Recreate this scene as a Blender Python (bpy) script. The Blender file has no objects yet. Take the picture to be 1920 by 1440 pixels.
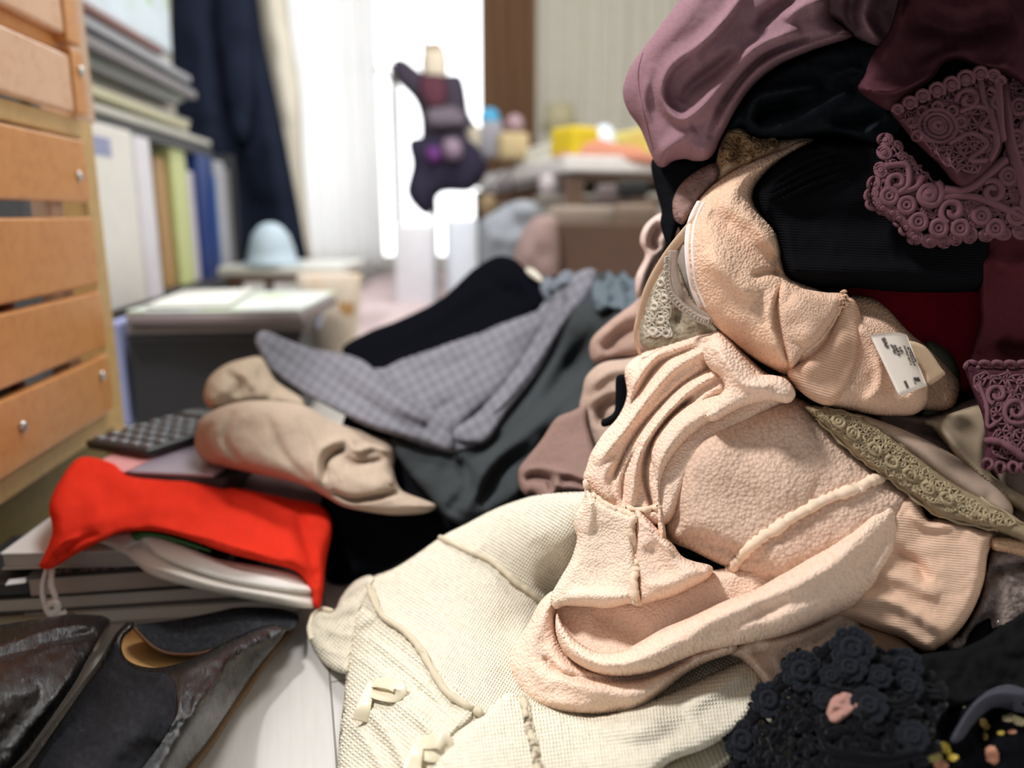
import bpy, math, random
import numpy as np
from mathutils import Vector
random.seed(7)
sc = bpy.context.scene
col = sc.collection
# ---------------------------------------------------------------- camera
F = 1450.0; H = 0.33; PITCH = math.radians(12.3)
cam_d = bpy.data.cameras.new('camera'); cam = bpy.data.objects.new('camera', cam_d)
col.objects.link(cam); sc.camera = cam
cam.location = (0, 0, H); cam.rotation_euler = (math.pi/2-PITCH, 0, 0)
cam_d.sensor_width = 36; cam_d.lens = 36*F/1920
cam_d.clip_start = .02
cam_d.dof.use_dof = True; cam_d.dof.focus_distance = .47; cam_d.dof.aperture_fstop = 3.2
# ---------------------------------------------------------------- world and lights
w = bpy.data.worlds.new('world'); sc.world = w; w.use_nodes = True
nt = w.node_tree; nt.nodes.clear()
tc = nt.nodes.new('ShaderNodeTexCoord'); sx = nt.nodes.new('ShaderNodeSeparateXYZ')
mr = nt.nodes.new('ShaderNodeMapRange'); mr.inputs[1].default_value = .55; mr.inputs[2].default_value = .85
mr.inputs[3].default_value = 0; mr.inputs[4].default_value = 2.6
lf = nt.nodes.new('ShaderNodeMapRange'); lf.inputs[1].default_value = -1; lf.inputs[2].default_value = .6   # the room is darker to the right
lf.inputs[3].default_value = .40; lf.inputs[4].default_value = .06
ad = nt.nodes.new('ShaderNodeMath'); ad.operation = 'ADD'
bg = nt.nodes.new('ShaderNodeBackground'); bg.inputs[0].default_value = (.97, .985, 1, 1)
wo = nt.nodes.new('ShaderNodeOutputWorld')
nt.links.new(tc.outputs['Generated'], sx.inputs[0]); nt.links.new(sx.outputs['Y'], mr.inputs[0])
nt.links.new(sx.outputs['X'], lf.inputs[0]); nt.links.new(mr.outputs[0], ad.inputs[0]); nt.links.new(lf.outputs[0], ad.inputs[1])
nt.links.new(ad.outputs[0], bg.inputs[1]); nt.links.new(bg.outputs[0], wo.inputs[0])
def area(name, loc, target, size, power, color=(1, 1, 1)):
    d = bpy.data.lights.new(name, 'AREA'); d.shape = 'DISK'; d.size = size; d.energy = power; d.color = color
    o = bpy.data.objects.new(name, d); col.objects.link(o); o.location = loc
    o.rotation_euler = (Vector(target)-Vector(loc)).to_track_quat('-Z', 'Y').to_euler()
    return o
area('ceiling_lamp_light', (-.95, .42, 1.95), (.05, .6, .1), .30, 36, (1, .985, .965))
area('back_fill_light', (.15, 1.75, 2.3), (0, 2.2, 0), .8, 30, (1, .98, .95))  # added fill to brighten the far table and background, no lamp hangs there
sc.view_settings.view_transform = 'Standard'; sc.view_settings.look = 'None'
sc.view_settings.exposure = 0.35; sc.view_settings.gamma = 1; sc.view_settings.use_curve_mapping = False
# ---------------------------------------------------------------- pixel rays (measured in the photo, turned into metres)
CF = np.array([0, math.cos(PITCH), -math.sin(PITCH)]); CU = np.array([0, math.sin(PITCH), math.cos(PITCH)])
CC = np.array([0, 0, H])
def ray(u, v): return CF+np.array([(u-960)/F, 0, 0])-(v-720)/F*CU
def at(u, v, d): return CC+d*ray(u, v)
def dz(u, v, z=0.): return (z-H)/ray(u, v)[2]
def atz(u, v, z=0.): return at(u, v, dz(u, v, z))
def rays(U, V):
    x = (U-960)/F; y = -(V-720)/F
    return np.stack([x, CF[1]+y*CU[1], CF[2]+y*CU[2]], -1)
# ---------------------------------------------------------------- materials
def lin(c):
    return tuple(((x/255)/12.92 if x/255 <= .04045 else (((x/255)+.055)/1.055)**2.4) for x in c)
MATS = {}
class NT:
    def __init__(s, m): s.m = m; s.t = m.node_tree; s.b = s.t.nodes['Principled BSDF']
    def n(s, t, **k):
        q = s.t.nodes.new(t)
        for a, b in k.items():
            if a.startswith('i_'): q.inputs[a[2:].replace('_', ' ')].default_value = b
            else: setattr(q, a, b)
        return q
    def l(s, a, b): s.t.links.new(a, b)
    def uv(s, rot=0., sc=(1, 1, 1), src='UV'):
        c = s.n('ShaderNodeTexCoord'); m = s.n('ShaderNodeMapping')
        m.inputs['Rotation'].default_value = (0, 0, rot); m.inputs['Scale'].default_value = sc
        s.l(c.outputs[src], m.inputs[0]); return m.outputs[0]
    def math(s, op, a, b=None):
        q = s.n('ShaderNodeMath', operation=op)
        for i, x in enumerate((a, b)):
            if x is None: continue
            if isinstance(x, (int, float)): q.inputs[i].default_value = x
            else: s.l(x, q.inputs[i])
        return q.outputs[0]
    def ramp(s, src, stops):
        r = s.n('ShaderNodeValToRGB'); e = r.color_ramp.elements
        while len(e) < len(stops): e.new(.5)
        for k, (p, c) in enumerate(stops):
            e[k].position = p; e[k].color = (*c, 1) if len(c) == 3 else c
        s.l(src, r.inputs[0]); return r.outputs[0]
    def noise(s, vec, scale, detail=3, rough=.55, dist=0.):
        q = s.n('ShaderNodeTexNoise'); q.inputs['Scale'].default_value = scale; q.inputs['Detail'].default_value = detail
        q.inputs['Roughness'].default_value = rough; q.inputs['Distortion'].default_value = dist
        s.l(vec, q.inputs['Vector']); return q.outputs['Fac']
    def wave(s, vec, period, dirn='X', dist=0., dscale=40.):
        q = s.n('ShaderNodeTexWave', bands_direction=dirn); q.inputs['Scale'].default_value = .314/period
        q.inputs['Distortion'].default_value = dist; q.inputs['Detail'].default_value = 2
        q.inputs['Detail Scale'].default_value = dscale*period/.314
        s.l(vec, q.inputs['Vector']); return q.outputs['Fac']
    def voro(s, vec, scale, rnd=1.):
        q = s.n('ShaderNodeTexVoronoi'); q.inputs['Scale'].default_value = scale; q.inputs['Randomness'].default_value = rnd
        s.l(vec, q.inputs['Vector']); return q.outputs['Distance']
    def bump(s, h, dist=.001, strength=1., prev=None):
        q = s.n('ShaderNodeBump'); q.inputs['Distance'].default_value = dist; q.inputs['Strength'].default_value = strength
        s.l(h, q.inputs['Height'])
        if prev is not None: s.l(prev, q.inputs['Normal'])
        return q.outputs[0]
    def color(s, c): s.l(c, s.b.inputs['Base Color'])
    def normal(s, c): s.l(c, s.b.inputs['Normal'])
def mat(name, rgb, kind='plain', rough=.7, metal=0., rot=0., k=1., rgb2=None, spec=.5, sheen=0.):
    if name in MATS: return MATS[name]
    m = bpy.data.materials.new(name); m.use_nodes = True; MATS[name] = m
    g = NT(m); b = g.b; c = lin(rgb); c2 = lin(rgb2) if rgb2 else tuple(x*.72 for x in c)
    b.inputs['Base Color'].default_value = (*c, 1); b.inputs['Roughness'].default_value = rough
    b.inputs['Metallic'].default_value = metal; b.inputs['Specular IOR Level'].default_value = spec
    if kind in ('terry', 'knit', 'rib', 'weave', 'plaid', 'crepe', 'felt', 'sparkle'):
        b.inputs['Roughness'].default_value = .95; b.inputs['Specular IOR Level'].default_value = .04; b.inputs['IOR'].default_value = 1.08
        b.inputs['Sheen Weight'].default_value = sheen; b.inputs['Sheen Roughness'].default_value = .5
    if kind == 'plain':
        v = g.uv(src='Object'); f = g.noise(v, 30*k, 4); g.color(g.ramp(f, [(.3, tuple(x*.93 for x in c)), (.7, c)]))
        g.normal(g.bump(f, .0004, .3))
    elif kind == 'terry':
        v = g.uv(rot); vo = g.voro(v, 620*k); no = g.noise(v, 260*k, 5, .65, .8)
        h = g.math('ADD', g.math('MULTIPLY', vo, -1.), g.math('MULTIPLY', no, .75))
        g.normal(g.bump(h, .0011, .75, g.bump(g.noise(v, 120, 3), .0010, .2)))
        f = g.math('ADD', g.math('MULTIPLY', vo, .5), g.math('MULTIPLY', g.noise(v, 420, 3), .6)); cm = tuple(.6*x+.4*y for x, y in zip(c, c2))
        g.color(g.ramp(f, [(.15, tuple(min(1, x*1.06) for x in c)), (.5, c), (.85, cm)]))
    elif kind == 'knit':
        v = g.uv(rot); a = g.wave(v, .0017*k, 'X', 1.6, 60); d = g.wave(v, .0020*k, 'Y', 2.0, 60); no = g.noise(v, 330, 4)
        h = g.math('ADD', g.math('MULTIPLY', g.math('MULTIPLY', a, d), 1.1), g.math('MULTIPLY', no, .75))
        g.normal(g.bump(h, .0009, .8)); f = g.math('ADD', g.math('MULTIPLY', h, .75), 0.)
        g.color(g.ramp(f, [(.12, c2), (.5, c), (1, tuple(min(1, x*1.05) for x in c))]))
    elif kind == 'rib':
        v = g.uv(rot); a = g.wave(v, .0015*k, 'Y', 6.0, 45); no = g.noise(v, 420, 5, .7)
        h = g.math('ADD', g.math('MULTIPLY', a, .7), g.math('MULTIPLY', no, 1.3)); g.normal(g.bump(h, .0009, .6))
        g.color(g.ramp(g.math('MULTIPLY', h, .6), [(.2, c2), (.75, c)]))
    elif kind == 'crepe':
        v = g.uv(rot); a = g.wave(v, .0016*k, 'Y', 2.2, 30); no = g.noise(v, 500, 3)
        h = g.math('ADD', a, g.math('MULTIPLY', no, .6)); g.normal(g.bump(h, .0007, .6))
    elif kind == 'weave':
        v = g.uv(rot); a = g.wave(v, .0009*k, 'X', .6); d = g.wave(v, .0009*k, 'Y', .6); no = g.noise(v, 90, 4)
        h = g.math('ADD', g.math('MULTIPLY', a, d), no); g.normal(g.bump(h, .0004, .45))
        g.color(g.ramp(no, [(.3, tuple(x*.88 for x in c)), (.7, c)]))
    elif kind == 'felt':
        v = g.uv(rot); no = g.noise(v, 350*k, 5, .7); g.normal(g.bump(no, .0009, .5))
        g.color(g.ramp(no, [(.3, tuple(x*.85 for x in c)), (.7, c)]))
    elif kind == 'suede':
        b.inputs['Roughness'].default_value = .8; b.inputs['Specular IOR Level'].default_value = .15
        v = g.uv(rot); no = g.noise(v, 260, 5, .75, .6); big = g.noise(v, 45, 3); f = g.math('ADD', g.math('MULTIPLY', no, .6), g.math('MULTIPLY', big, .4))
        g.normal(g.bump(no, .0013, .7)); g.color(g.ramp(f, [(.35, tuple(x*.45 for x in c)), (.5, c), (.62, tuple(x*2.1 for x in c))]))
    elif kind == 'plaid':
        v = g.uv(rot); a = g.wave(v, .0036*k, 'X'); d = g.wave(v, .0036*k, 'Y'); A = g.wave(v, .019*k, 'X'); D = g.wave(v, .019*k, 'Y')
        la = g.math('MULTIPLY', g.math('GREATER_THAN', a, .6), g.math('GREATER_THAN', A, .45))
        ld = g.math('MULTIPLY', g.math('GREATER_THAN', d, .6), g.math('GREATER_THAN', D, .45))
        f = g.math('MULTIPLY', g.math('ADD', la, ld), .5)
        g.color(g.ramp(f, [(0, c), (.5, tuple(x*.70 for x in c)), (1, tuple(x*.45 for x in c))]))
        g.normal(g.bump(g.noise(v, 300, 3), .0004, .4))
    elif kind == 'sparkle':
        v = g.uv(rot); vo = g.voro(v, 420); no = g.noise(v, 160, 4); s = g.math('LESS_THAN', g.voro(v, 300), .13)
        g.normal(g.bump(g.math('ADD', vo, no), .001, .7)); g.color(g.ramp(no, [(.3, c2), (.7, c)]))
        g.l(g.math('MULTIPLY', s, .95), b.inputs['Metallic'])
        g.l(g.math('SUBTRACT', .95, g.math('MULTIPLY', s, .7)), b.inputs['Roughness'])
    elif kind == 'leather':
        v = g.uv(rot, (1, .55, 1)); vo = g.voro(v, 600*k); no = g.noise(v, 210*k, 6, .68, 1.2); fine = g.noise(v, 1100, 2)
        h = g.math('ADD', g.math('MULTIPLY', no, 1.3), g.math('MULTIPLY', vo, .22))
        g.normal(g.bump(fine, .0002, .3, g.bump(h, .0012, .6))); b.inputs['IOR'].default_value = 1.5
        g.l(g.ramp(no, [(.3, (rough+.08,)*3), (.7, (rough-.06,)*3)]), b.inputs['Roughness'])
    elif kind == 'wood':
        v = g.uv(rot, (1, 9, 9), 'Object'); no = g.noise(v, 7*k, 6, .6, .8); fine = g.noise(v, 60*k, 3)
        f = g.math('ADD', g.math('MULTIPLY', no, .8), g.math('MULTIPLY', fine, .2))
        g.color(g.ramp(f, [(.25, c2), (.5, c), (.8, tuple(min(1, x*1.1) for x in c))])); g.normal(g.bump(fine, .0003, .3))
    elif kind == 'floral':
        v = g.uv(rot); vo = g.n('ShaderNodeTexVoronoi'); vo.inputs['Scale'].default_value = 75; g.l(v, vo.inputs['Vector'])
        no = g.noise(v, 60, 3); s = g.math('LESS_THAN', g.math('ADD', vo.outputs['Distance'], g.math('MULTIPLY', no, .35)), .50)
        s2 = g.math('MULTIPLY', s, g.math('GREATER_THAN', g.noise(v, 26, 1), .47))
        sep = g.n('ShaderNodeSeparateColor'); g.l(vo.outputs['Color'], sep.inputs[0])
        cc = g.ramp(sep.outputs[0], [(.2, lin((190, 150, 60))), (.45, lin((205, 190, 150))), (.6, lin((170, 110, 85))), (.85, lin((110, 110, 60)))])
        mx = g.n('ShaderNodeMix', data_type='RGBA'); g.l(s2, mx.inputs[0]); mx.inputs[6].default_value = (*c, 1); g.l(cc, mx.inputs[7])
        g.color(mx.outputs[2])
    elif kind == 'print':
        v = g.uv(src='Object'); q = g.n('ShaderNodeTexVoronoi', distance='CHEBYCHEV'); q.inputs['Scale'].default_value = 16*k
        g.l(v, q.inputs['Vector']); sep = g.n('ShaderNodeSeparateColor'); g.l(q.outputs['Color'], sep.inputs[0])
        g.color(g.ramp(sep.outputs[0], [(.35, c), (.5, c2), (.62, c), (.8, tuple(x*.9 for x in c))]))
    elif kind == 'sheer':
        v = g.uv(src='Object'); b.inputs['Transmission Weight'].default_value = 0
        tr = g.n('ShaderNodeBsdfTranslucent'); tr.inputs[0].default_value = (*c, 1); ms = g.n('ShaderNodeMixShader'); ms.inputs[0].default_value = .65
        out = [x for x in g.t.nodes if x.type == 'OUTPUT_MATERIAL'][0]
        g.l(b.outputs[0], ms.inputs[1]); g.l(tr.outputs[0], ms.inputs[2]); g.l(ms.outputs[0], out.inputs[0])
    return m
# ---------------------------------------------------------------- mesh helpers
WLOC = {}
class MB:
    def __init__(s): s.v = []; s.f = []; s.uv = None; s.n = 0
    def raw(s, V, Fc, UV=None):
        V = np.asarray(V, float); s.v.append(V); s.f += [tuple(i+s.n for i in q) for q in Fc]; s.n += len(V)
        if UV is not None:
            s.uv = s.uv or []; s.uv.append(np.asarray(UV, float))
        elif s.uv is not None: s.uv.append(V[:, :2])
        return s
    def box(s, c, size, yaw=0., bev=.0, tilt=0.):
        hx, hy, hz = [q/2 for q in size]; b = min(bev, hx*.9, hy*.9, hz*.9)
        pts = []; Fc = []
        if b <= 0:
            pts = [(x, y, z) for z in (-hz, hz) for x, y in ((-hx, -hy), (hx, -hy), (hx, hy), (-hx, hy))]
            Fc = [(3, 2, 1, 0), (4, 5, 6, 7), (0, 1, 5, 4), (1, 2, 6, 5), (2, 3, 7, 6), (3, 0, 4, 7)]
        else:
            rings = [(-hz, b), (-hz+b*.3, b*.3), (-hz+b, 0), (hz-b, 0), (hz-b*.3, b*.3), (hz, b)]
            for z, q in rings:
                rx, ry = hx-q, hy-q; r = b
                for (sx_, sy_, a0) in ((1, -1, -90), (1, 1, 0), (-1, 1, 90), (-1, -1, 180)):
                    for a in (0, 45, 90):
                        t = math.radians(a0+a); pts.append((sx_*(hx-b)+math.cos(t)*(b-q), sy_*(hy-b)+math.sin(t)*(b-q), z))
            n = 12
            for k in range(5):
                for i in range(n): j = (i+1) % n; Fc.append((k*n+i, k*n+j, (k+1)*n+j, (k+1)*n+i))
            Fc.append(tuple(range(n))[::-1]); Fc.append(tuple(range(5*n, 6*n)))
        P_ = np.array(pts)
        if tilt: ct, st = math.cos(tilt), math.sin(tilt); P_ = np.stack([P_[:, 0]*ct+P_[:, 2]*st, P_[:, 1], -P_[:, 0]*st+P_[:, 2]*ct], 1)
        ca, sa = math.cos(yaw), math.sin(yaw)
        P_ = np.stack([P_[:, 0]*ca-P_[:, 1]*sa+c[0], P_[:, 0]*sa+P_[:, 1]*ca+c[1], P_[:, 2]+c[2]], 1)
        return s.raw(P_, Fc)
    def tube(s, pts, r, n=6, closed=False):
        P_ = np.array(pts, float); m = len(P_); R = np.ones(m)*r if np.isscalar(r) else np.array(r)
        if closed: T = np.roll(P_, -1, 0)-np.roll(P_, 1, 0)
        else: T = np.gradient(P_, axis=0)
        T /= np.linalg.norm(T, axis=1)[:, None]+1e-12
        ref = np.array([0.02, -1., .03]); A = np.cross(T, ref); bad = np.linalg.norm(A, axis=1) < .1
        A[bad] = np.cross(T[bad], np.array([1., 0, 0])); A /= np.linalg.norm(A, axis=1)[:, None]; B = np.cross(T, A)
        an = np.arange(n)/n*2*math.pi
        V = P_[:, None]+R[:, None, None]*(A[:, None]*np.cos(an)[None, :, None]+B[:, None]*np.sin(an)[None, :, None])
        Fc = []; M = m if closed else m-1
        for i in range(M):
            a = i*n; b = ((i+1) % m)*n
            for j in range(n): k = (j+1) % n; Fc.append((a+j, b+j, b+k, a+k))
        if not closed: Fc.append(tuple(range(n))); Fc.append(tuple(range((m-1)*n, m*n))[::-1])
        return s.raw(V.reshape(-1, 3), Fc)
    def lathe(s, c, prof, n=24, squash=1., yaw=0.):
        V = []; Fc = []
        for r, z in prof:
            for i in range(n):
                a = 2*math.pi*i/n; x, y = r*math.cos(a), r*squash*math.sin(a)
                V.append((c[0]+x*math.cos(yaw)-y*math.sin(yaw), c[1]+x*math.sin(yaw)+y*math.cos(yaw), c[2]+z))
        for k in range(len(prof)-1):
            for i in range(n): j = (i+1) % n; Fc.append((k*n+i, k*n+j, (k+1)*n+j, (k+1)*n+i))
        Fc.append(tuple(range(n))[::-1]); Fc.append(tuple(range((len(prof)-1)*n, len(prof)*n)))
        return s.raw(V, Fc)
    def ball(s, c, r, n=10, rx=(1, 1, 1)):
        pr = [(math.sin(math.pi*k/n)*r+1e-5, -math.cos(math.pi*k/n)*r) for k in range(n+1)]
        V = []; Fc = []; m = 2*n
        for q, z in pr:
            for i in range(m): a = 2*math.pi*i/m; V.append((c[0]+q*math.cos(a)*rx[0], c[1]+q*math.sin(a)*rx[1], c[2]+z*rx[2]))
        for k in range(n):
            for i in range(m): j = (i+1) % m; Fc.append((k*m+i, k*m+j, (k+1)*m+j, (k+1)*m+i))
        return s.raw(V, Fc)
def wl(o):
    return WLOC.get(o.name, np.zeros(3)) if o else np.zeros(3)
def tag(o, label=None, cat=None, group=None, kind=None):
    if label: o['label'] = label
    if cat: o['category'] = cat
    if group: o['group'] = group
    if kind: o['kind'] = kind
    return o
def obj(name, mb, m, parent=None, smooth=True, label=None, cat=None, group=None, kind=None):
    V = np.concatenate(mb.v); me = bpy.data.meshes.new(name)
    base = np.array([(V[:, 0].min()+V[:, 0].max())/2, (V[:, 1].min()+V[:, 1].max())/2, V[:, 2].min()])
    me.from_pydata((V-base).tolist(), [], mb.f); me.update()
    if mb.uv is not None:
        UV = np.concatenate(mb.uv); l = me.uv_layers.new(name='UVMap')
        idx = np.zeros(len(me.loops), int); me.loops.foreach_get('vertex_index', idx)
        l.data.foreach_set('uv', UV[idx].ravel())
    if smooth: me.shade_smooth()
    me.materials.append(m)
    o = bpy.data.objects.new(name, me); col.objects.link(o)
    if parent: o.parent = parent
    o.location = Vector(base-wl(parent)); WLOC[o.name] = base
    return tag(o, label, cat, group, kind)
def thing(name, loc, label, cat, group=None):
    o = bpy.data.objects.new(name, None); col.objects.link(o); o.location = Vector(loc); o.empty_display_size = .03
    WLOC[o.name] = np.array(loc, float); return tag(o, label, cat, group)
# ---------------------------------------------------------------- curves, noise, cloth sheets
def smooth(pts, closed=False, n=6):
    P_ = [np.array(p[:2], float) for p in pts]; cr = [len(p) > 2 for p in pts]; m = len(P_); out = []
    T = []
    for i in range(m):
        if cr[i] or (not closed and i in (0, m-1)): T.append(np.zeros(2)); continue
        a, b = P_[i-1], P_[(i+1) % m]; t = (b-a)/2; L = min(np.linalg.norm(P_[i]-a), np.linalg.norm(b-P_[i]))
        q = np.linalg.norm(t)+1e-9; T.append(t/q*min(q, L*1.1))
    for i in range(m if closed else m-1):
        a, b = P_[i], P_[(i+1) % m]; ta, tb = T[i], T[(i+1) % m]
        for k in range(n):
            t = k/n; out.append((2*t**3-3*t*t+1)*a+(t**3-2*t*t+t)*ta+(-2*t**3+3*t*t)*b+(t**3-t*t)*tb)
    if not closed: out.append(P_[-1])
    return np.array(out)
def vn(x, y, seed=0):
    xi = np.floor(x).astype(np.int64); yi = np.floor(y).astype(np.int64); fx = x-xi; fy = y-yi
    fx = fx*fx*fx*(fx*(fx*6-15)+10); fy = fy*fy*fy*(fy*(fy*6-15)+10)
    def h(a, b):
        n = (a*374761393+b*668265263+seed*1442695041) & 0x7fffffff; n = ((n ^ (n >> 13))*1274126177) & 0x7fffffff
        return ((n ^ (n >> 16)) & 0xffff)/65535.
    return (h(xi, yi)*(1-fx)+h(xi+1, yi)*fx)*(1-fy)+(h(xi, yi+1)*(1-fx)+h(xi+1, yi+1)*fx)*fy-.5
def near(U, V, L, closed):
    A = L; B = np.roll(L, -1, 0) if closed else L[1:]; A = A if closed else L[:-1]
    D = B-A; L2 = (D**2).sum(1)+1e-9; cum = np.concatenate([[0], np.cumsum(np.sqrt(L2))]); tot = cum[-1]
    best = np.full(U.shape, 1e9); tt = np.zeros(U.shape); nx = np.zeros(U.shape); ny = np.zeros(U.shape); sg = np.zeros(U.shape)
    for i in range(len(A)):
        t = np.clip(((U-A[i, 0])*D[i, 0]+(V-A[i, 1])*D[i, 1])/L2[i], 0, 1)
        X = A[i, 0]+t*D[i, 0]; Y = A[i, 1]+t*D[i, 1]; d = np.hypot(U-X, V-Y); m = d < best
        best = np.where(m, d, best); tt = np.where(m, (cum[i]+t*math.sqrt(L2[i]))/tot, tt); nx = np.where(m, X, nx); ny = np.where(m, Y, ny)
        sg = np.where(m, np.sign(D[i, 0]*(V-Y)-D[i, 1]*(U-X)), sg)
    return best, tt, nx, ny, sg
def inside(U, V, L):
    A = L; B = np.roll(L, -1, 0); c = np.zeros(U.shape, bool)
    for (x1, y1), (x2, y2) in zip(A, B):
        if y1 == y2: continue
        m = ((y1 > V) != (y2 > V)) & (U < (x2-x1)*(V-y1)/(y2-y1)+x1); c ^= m
    return c
def rbf(pts, c=90.):
    P_ = np.array(pts, float); X = P_[:, :2]; y = P_[:, 2]; mu = y.mean()
    K = np.sqrt(((X[:, None]-X[None])**2).sum(-1)+c*c); W = np.linalg.solve(K+1e-6*np.eye(len(X)), y-mu)
    def f(U, V):
        U = np.asarray(U, float); V = np.asarray(V, float); r = np.zeros(U.shape)+mu
        for (a, b), q in zip(X, W): r = r+q*np.sqrt((U-a)**2+(V-b)**2+c*c)
        return r
    return f
class Sheet:
    """a piece of cloth: smooth outline, its distance from the camera, roundness at the edge, folds in metres"""
    def __init__(s, out, base, lift=0., t=.008, w=26, folds=(), back=.008, step=5, wr=(0., 60), seed=1, jit=0., n=6):
        L = smooth(out, True, n)
        if jit:
            N = np.roll(L, -1, 0)-np.roll(L, 1, 0); N = np.stack([N[:, 1], -N[:, 0]], 1)/(np.linalg.norm(N, axis=1)[:, None]+1e-9)
            rr = np.random.RandomState(seed); L = L+N*(rr.rand(len(L), 1)-.5)*2*jit
        s.L = L; s.base = base if callable(base) else (lambda U, V, b=base: np.zeros(np.shape(U))+b)
        s.lift = lift if callable(lift) else (lambda U, V, b=lift: b)
        s.t = t; s.w = w; s.bk = back; s.wr = wr; s.seed = seed; s.step = step
        s.folds = [(smooth(f[0], False, 6), f[1], f[2], f[3] if len(f) > 3 else 'r', f[4] if len(f) > 4 else .22) for f in folds]
    def relief(s, U, V):
        h = np.zeros(np.shape(U))
        for L, w_, a, kd, tp in s.folds:
            d, t, _, _, sg = near(U, V, L, False)
            tap = np.clip(t/tp, 0, 1)*np.clip((1-t)/tp, 0, 1) if tp > 0 else 1.; tap = np.sqrt(np.clip(tap, 0, 1))
            if kd == 'r': h = h+a*np.exp(-(d/w_)**2)*tap
            elif kd == 'c': h = h+a*np.exp(-d/w_)*tap
            elif kd == 's': h = h+a*tap/(1+np.exp(np.clip(-sg*d/1.6, -30, 30)))*np.exp(-d/w_)
        if s.wr[0]:
            k = s.wr[1]; h = h+s.wr[0]*(vn(U/k, V/k, s.seed)+.5*vn(U/k*2.1+5, V/k*2.1, s.seed+3)+.25*vn(U/k*4.3, V/k*4.3+9, s.seed+5))
        return h
    def front(s, U, V, d=None):
        U = np.asarray(U, float); V = np.asarray(V, float)
        if d is None: d = near(U, V, s.L, True)[0]
        q = np.clip(d/s.w, 0, 1); e = np.sqrt(np.clip(1-(1-q)**2, 0, 1))
        return s.base(U, V)-s.lift(U, V) - s.t*e - s.relief(U, V)*np.clip(d/14., 0, 1)
    def p3(s, pts, off=0.):
        P_ = np.array(pts, float); d = s.front(P_[:, 0], P_[:, 1])-off; return CC+d[:, None]*rays(P_[:, 0], P_[:, 1])
    def add(s, mb, rot=0.):
        L = s.L; st = s.step; x0, y0 = L.min(0)-st; x1, y1 = L.max(0)+st
        xs = np.arange(x0, x1+st, st); ys = np.arange(y0, y1+st, st); U, V = np.meshgrid(xs, ys)
        d, _, nx, ny, _ = near(U, V, L, True); ins = inside(U, V, L)
        core = ins & (d > st*.35)
        keep = np.zeros((len(ys)-1, len(xs)-1), bool)
        cnt = core[:-1, :-1].astype(int)+core[1:, :-1]+core[:-1, 1:]+core[1:, 1:]
        keep = cnt >= 1
        edge = ~core; U = np.where(edge, nx, U); V = np.where(edge, ny, V); d = np.where(edge, 0., d)
        fr = s.front(U, V, d); q = np.clip(d/s.w, 0, 1); e = np.sqrt(np.clip(1-(1-q)**2, 0, 1))
        bk = s.base(U, V)-s.lift(U, V)+s.bk*e+.0002
        R_ = rays(U, V); PF = CC+fr[..., None]*R_; PB = CC+bk[..., None]*R_
        used = np.zeros(U.shape, bool)
        for a in (0, 1):
            for b in (0, 1): used[a:len(ys)-1+a, b:len(xs)-1+b] |= keep
        idF = -np.ones(U.shape, int); idF[used] = np.arange(used.sum()); nF = used.sum()
        ub = used & ~edge; idB = idF.copy(); idB[ub] = nF+np.arange(ub.sum())
        Vt = np.concatenate([PF[used], PB[ub]]); sc_ = float(np.median(fr[used]))/F
        uv = np.stack([U*sc_, -V*sc_], -1); UVt = np.concatenate([uv[used], uv[ub]])
        Fc = []
        for i, j in zip(*np.nonzero(keep)):
            a, b, c, dd = (i, j), (i, j+1), (i+1, j+1), (i+1, j)
            f1 = [idF[a], idF[dd], idF[c], idF[b]]; f2 = [idB[a], idB[b], idB[c], idB[dd]]
            Fc.append(f1)
            if len({*f2}-{*f1}) > 0: Fc.append(f2)
        Fc = [tuple(int(k) for k in dict.fromkeys(f)) for f in Fc]
        mb.raw(Vt, Fc, UVt); return s
def cloth(name, sheets, m, parent=None, **k):
    mb = MB(); [q.add(mb) for q in sheets]; return obj(name, mb, m, parent, **k)
def seam(name, sh, pts, r, m, parent=None, wob=0., n=6, off=None, **k):
    L = smooth(pts, False, 10)
    if wob:
        rr = np.random.RandomState(len(pts)*7+int(pts[0][0])); L = L+(rr.rand(*L.shape)-.5)*2*wob
    P_ = sh.p3(L, r*.35 if off is None else off); R = np.full(len(P_), r)
    if wob: R = R*(1+(np.random.RandomState(3).rand(len(P_))-.5)*.5)
    mb = MB(); mb.tube(P_, R, n); return obj(name, mb, m, parent, **k)
def cord3(pts, n=8):
    P_ = np.array(pts, float); out = []
    for i in range(len(P_)-1):
        p0, p1, p2, p3 = P_[max(i-1, 0)], P_[i], P_[i+1], P_[min(i+2, len(P_)-1)]
        for k in range(n):
            t = k/n; out.append(.5*((2*p1)+(-p0+p2)*t+(2*p0-5*p1+4*p2-p3)*t*t+(-p0+3*p1-3*p2+p3)*t**3))
    out.append(P_[-1]); return np.array(out)
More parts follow.
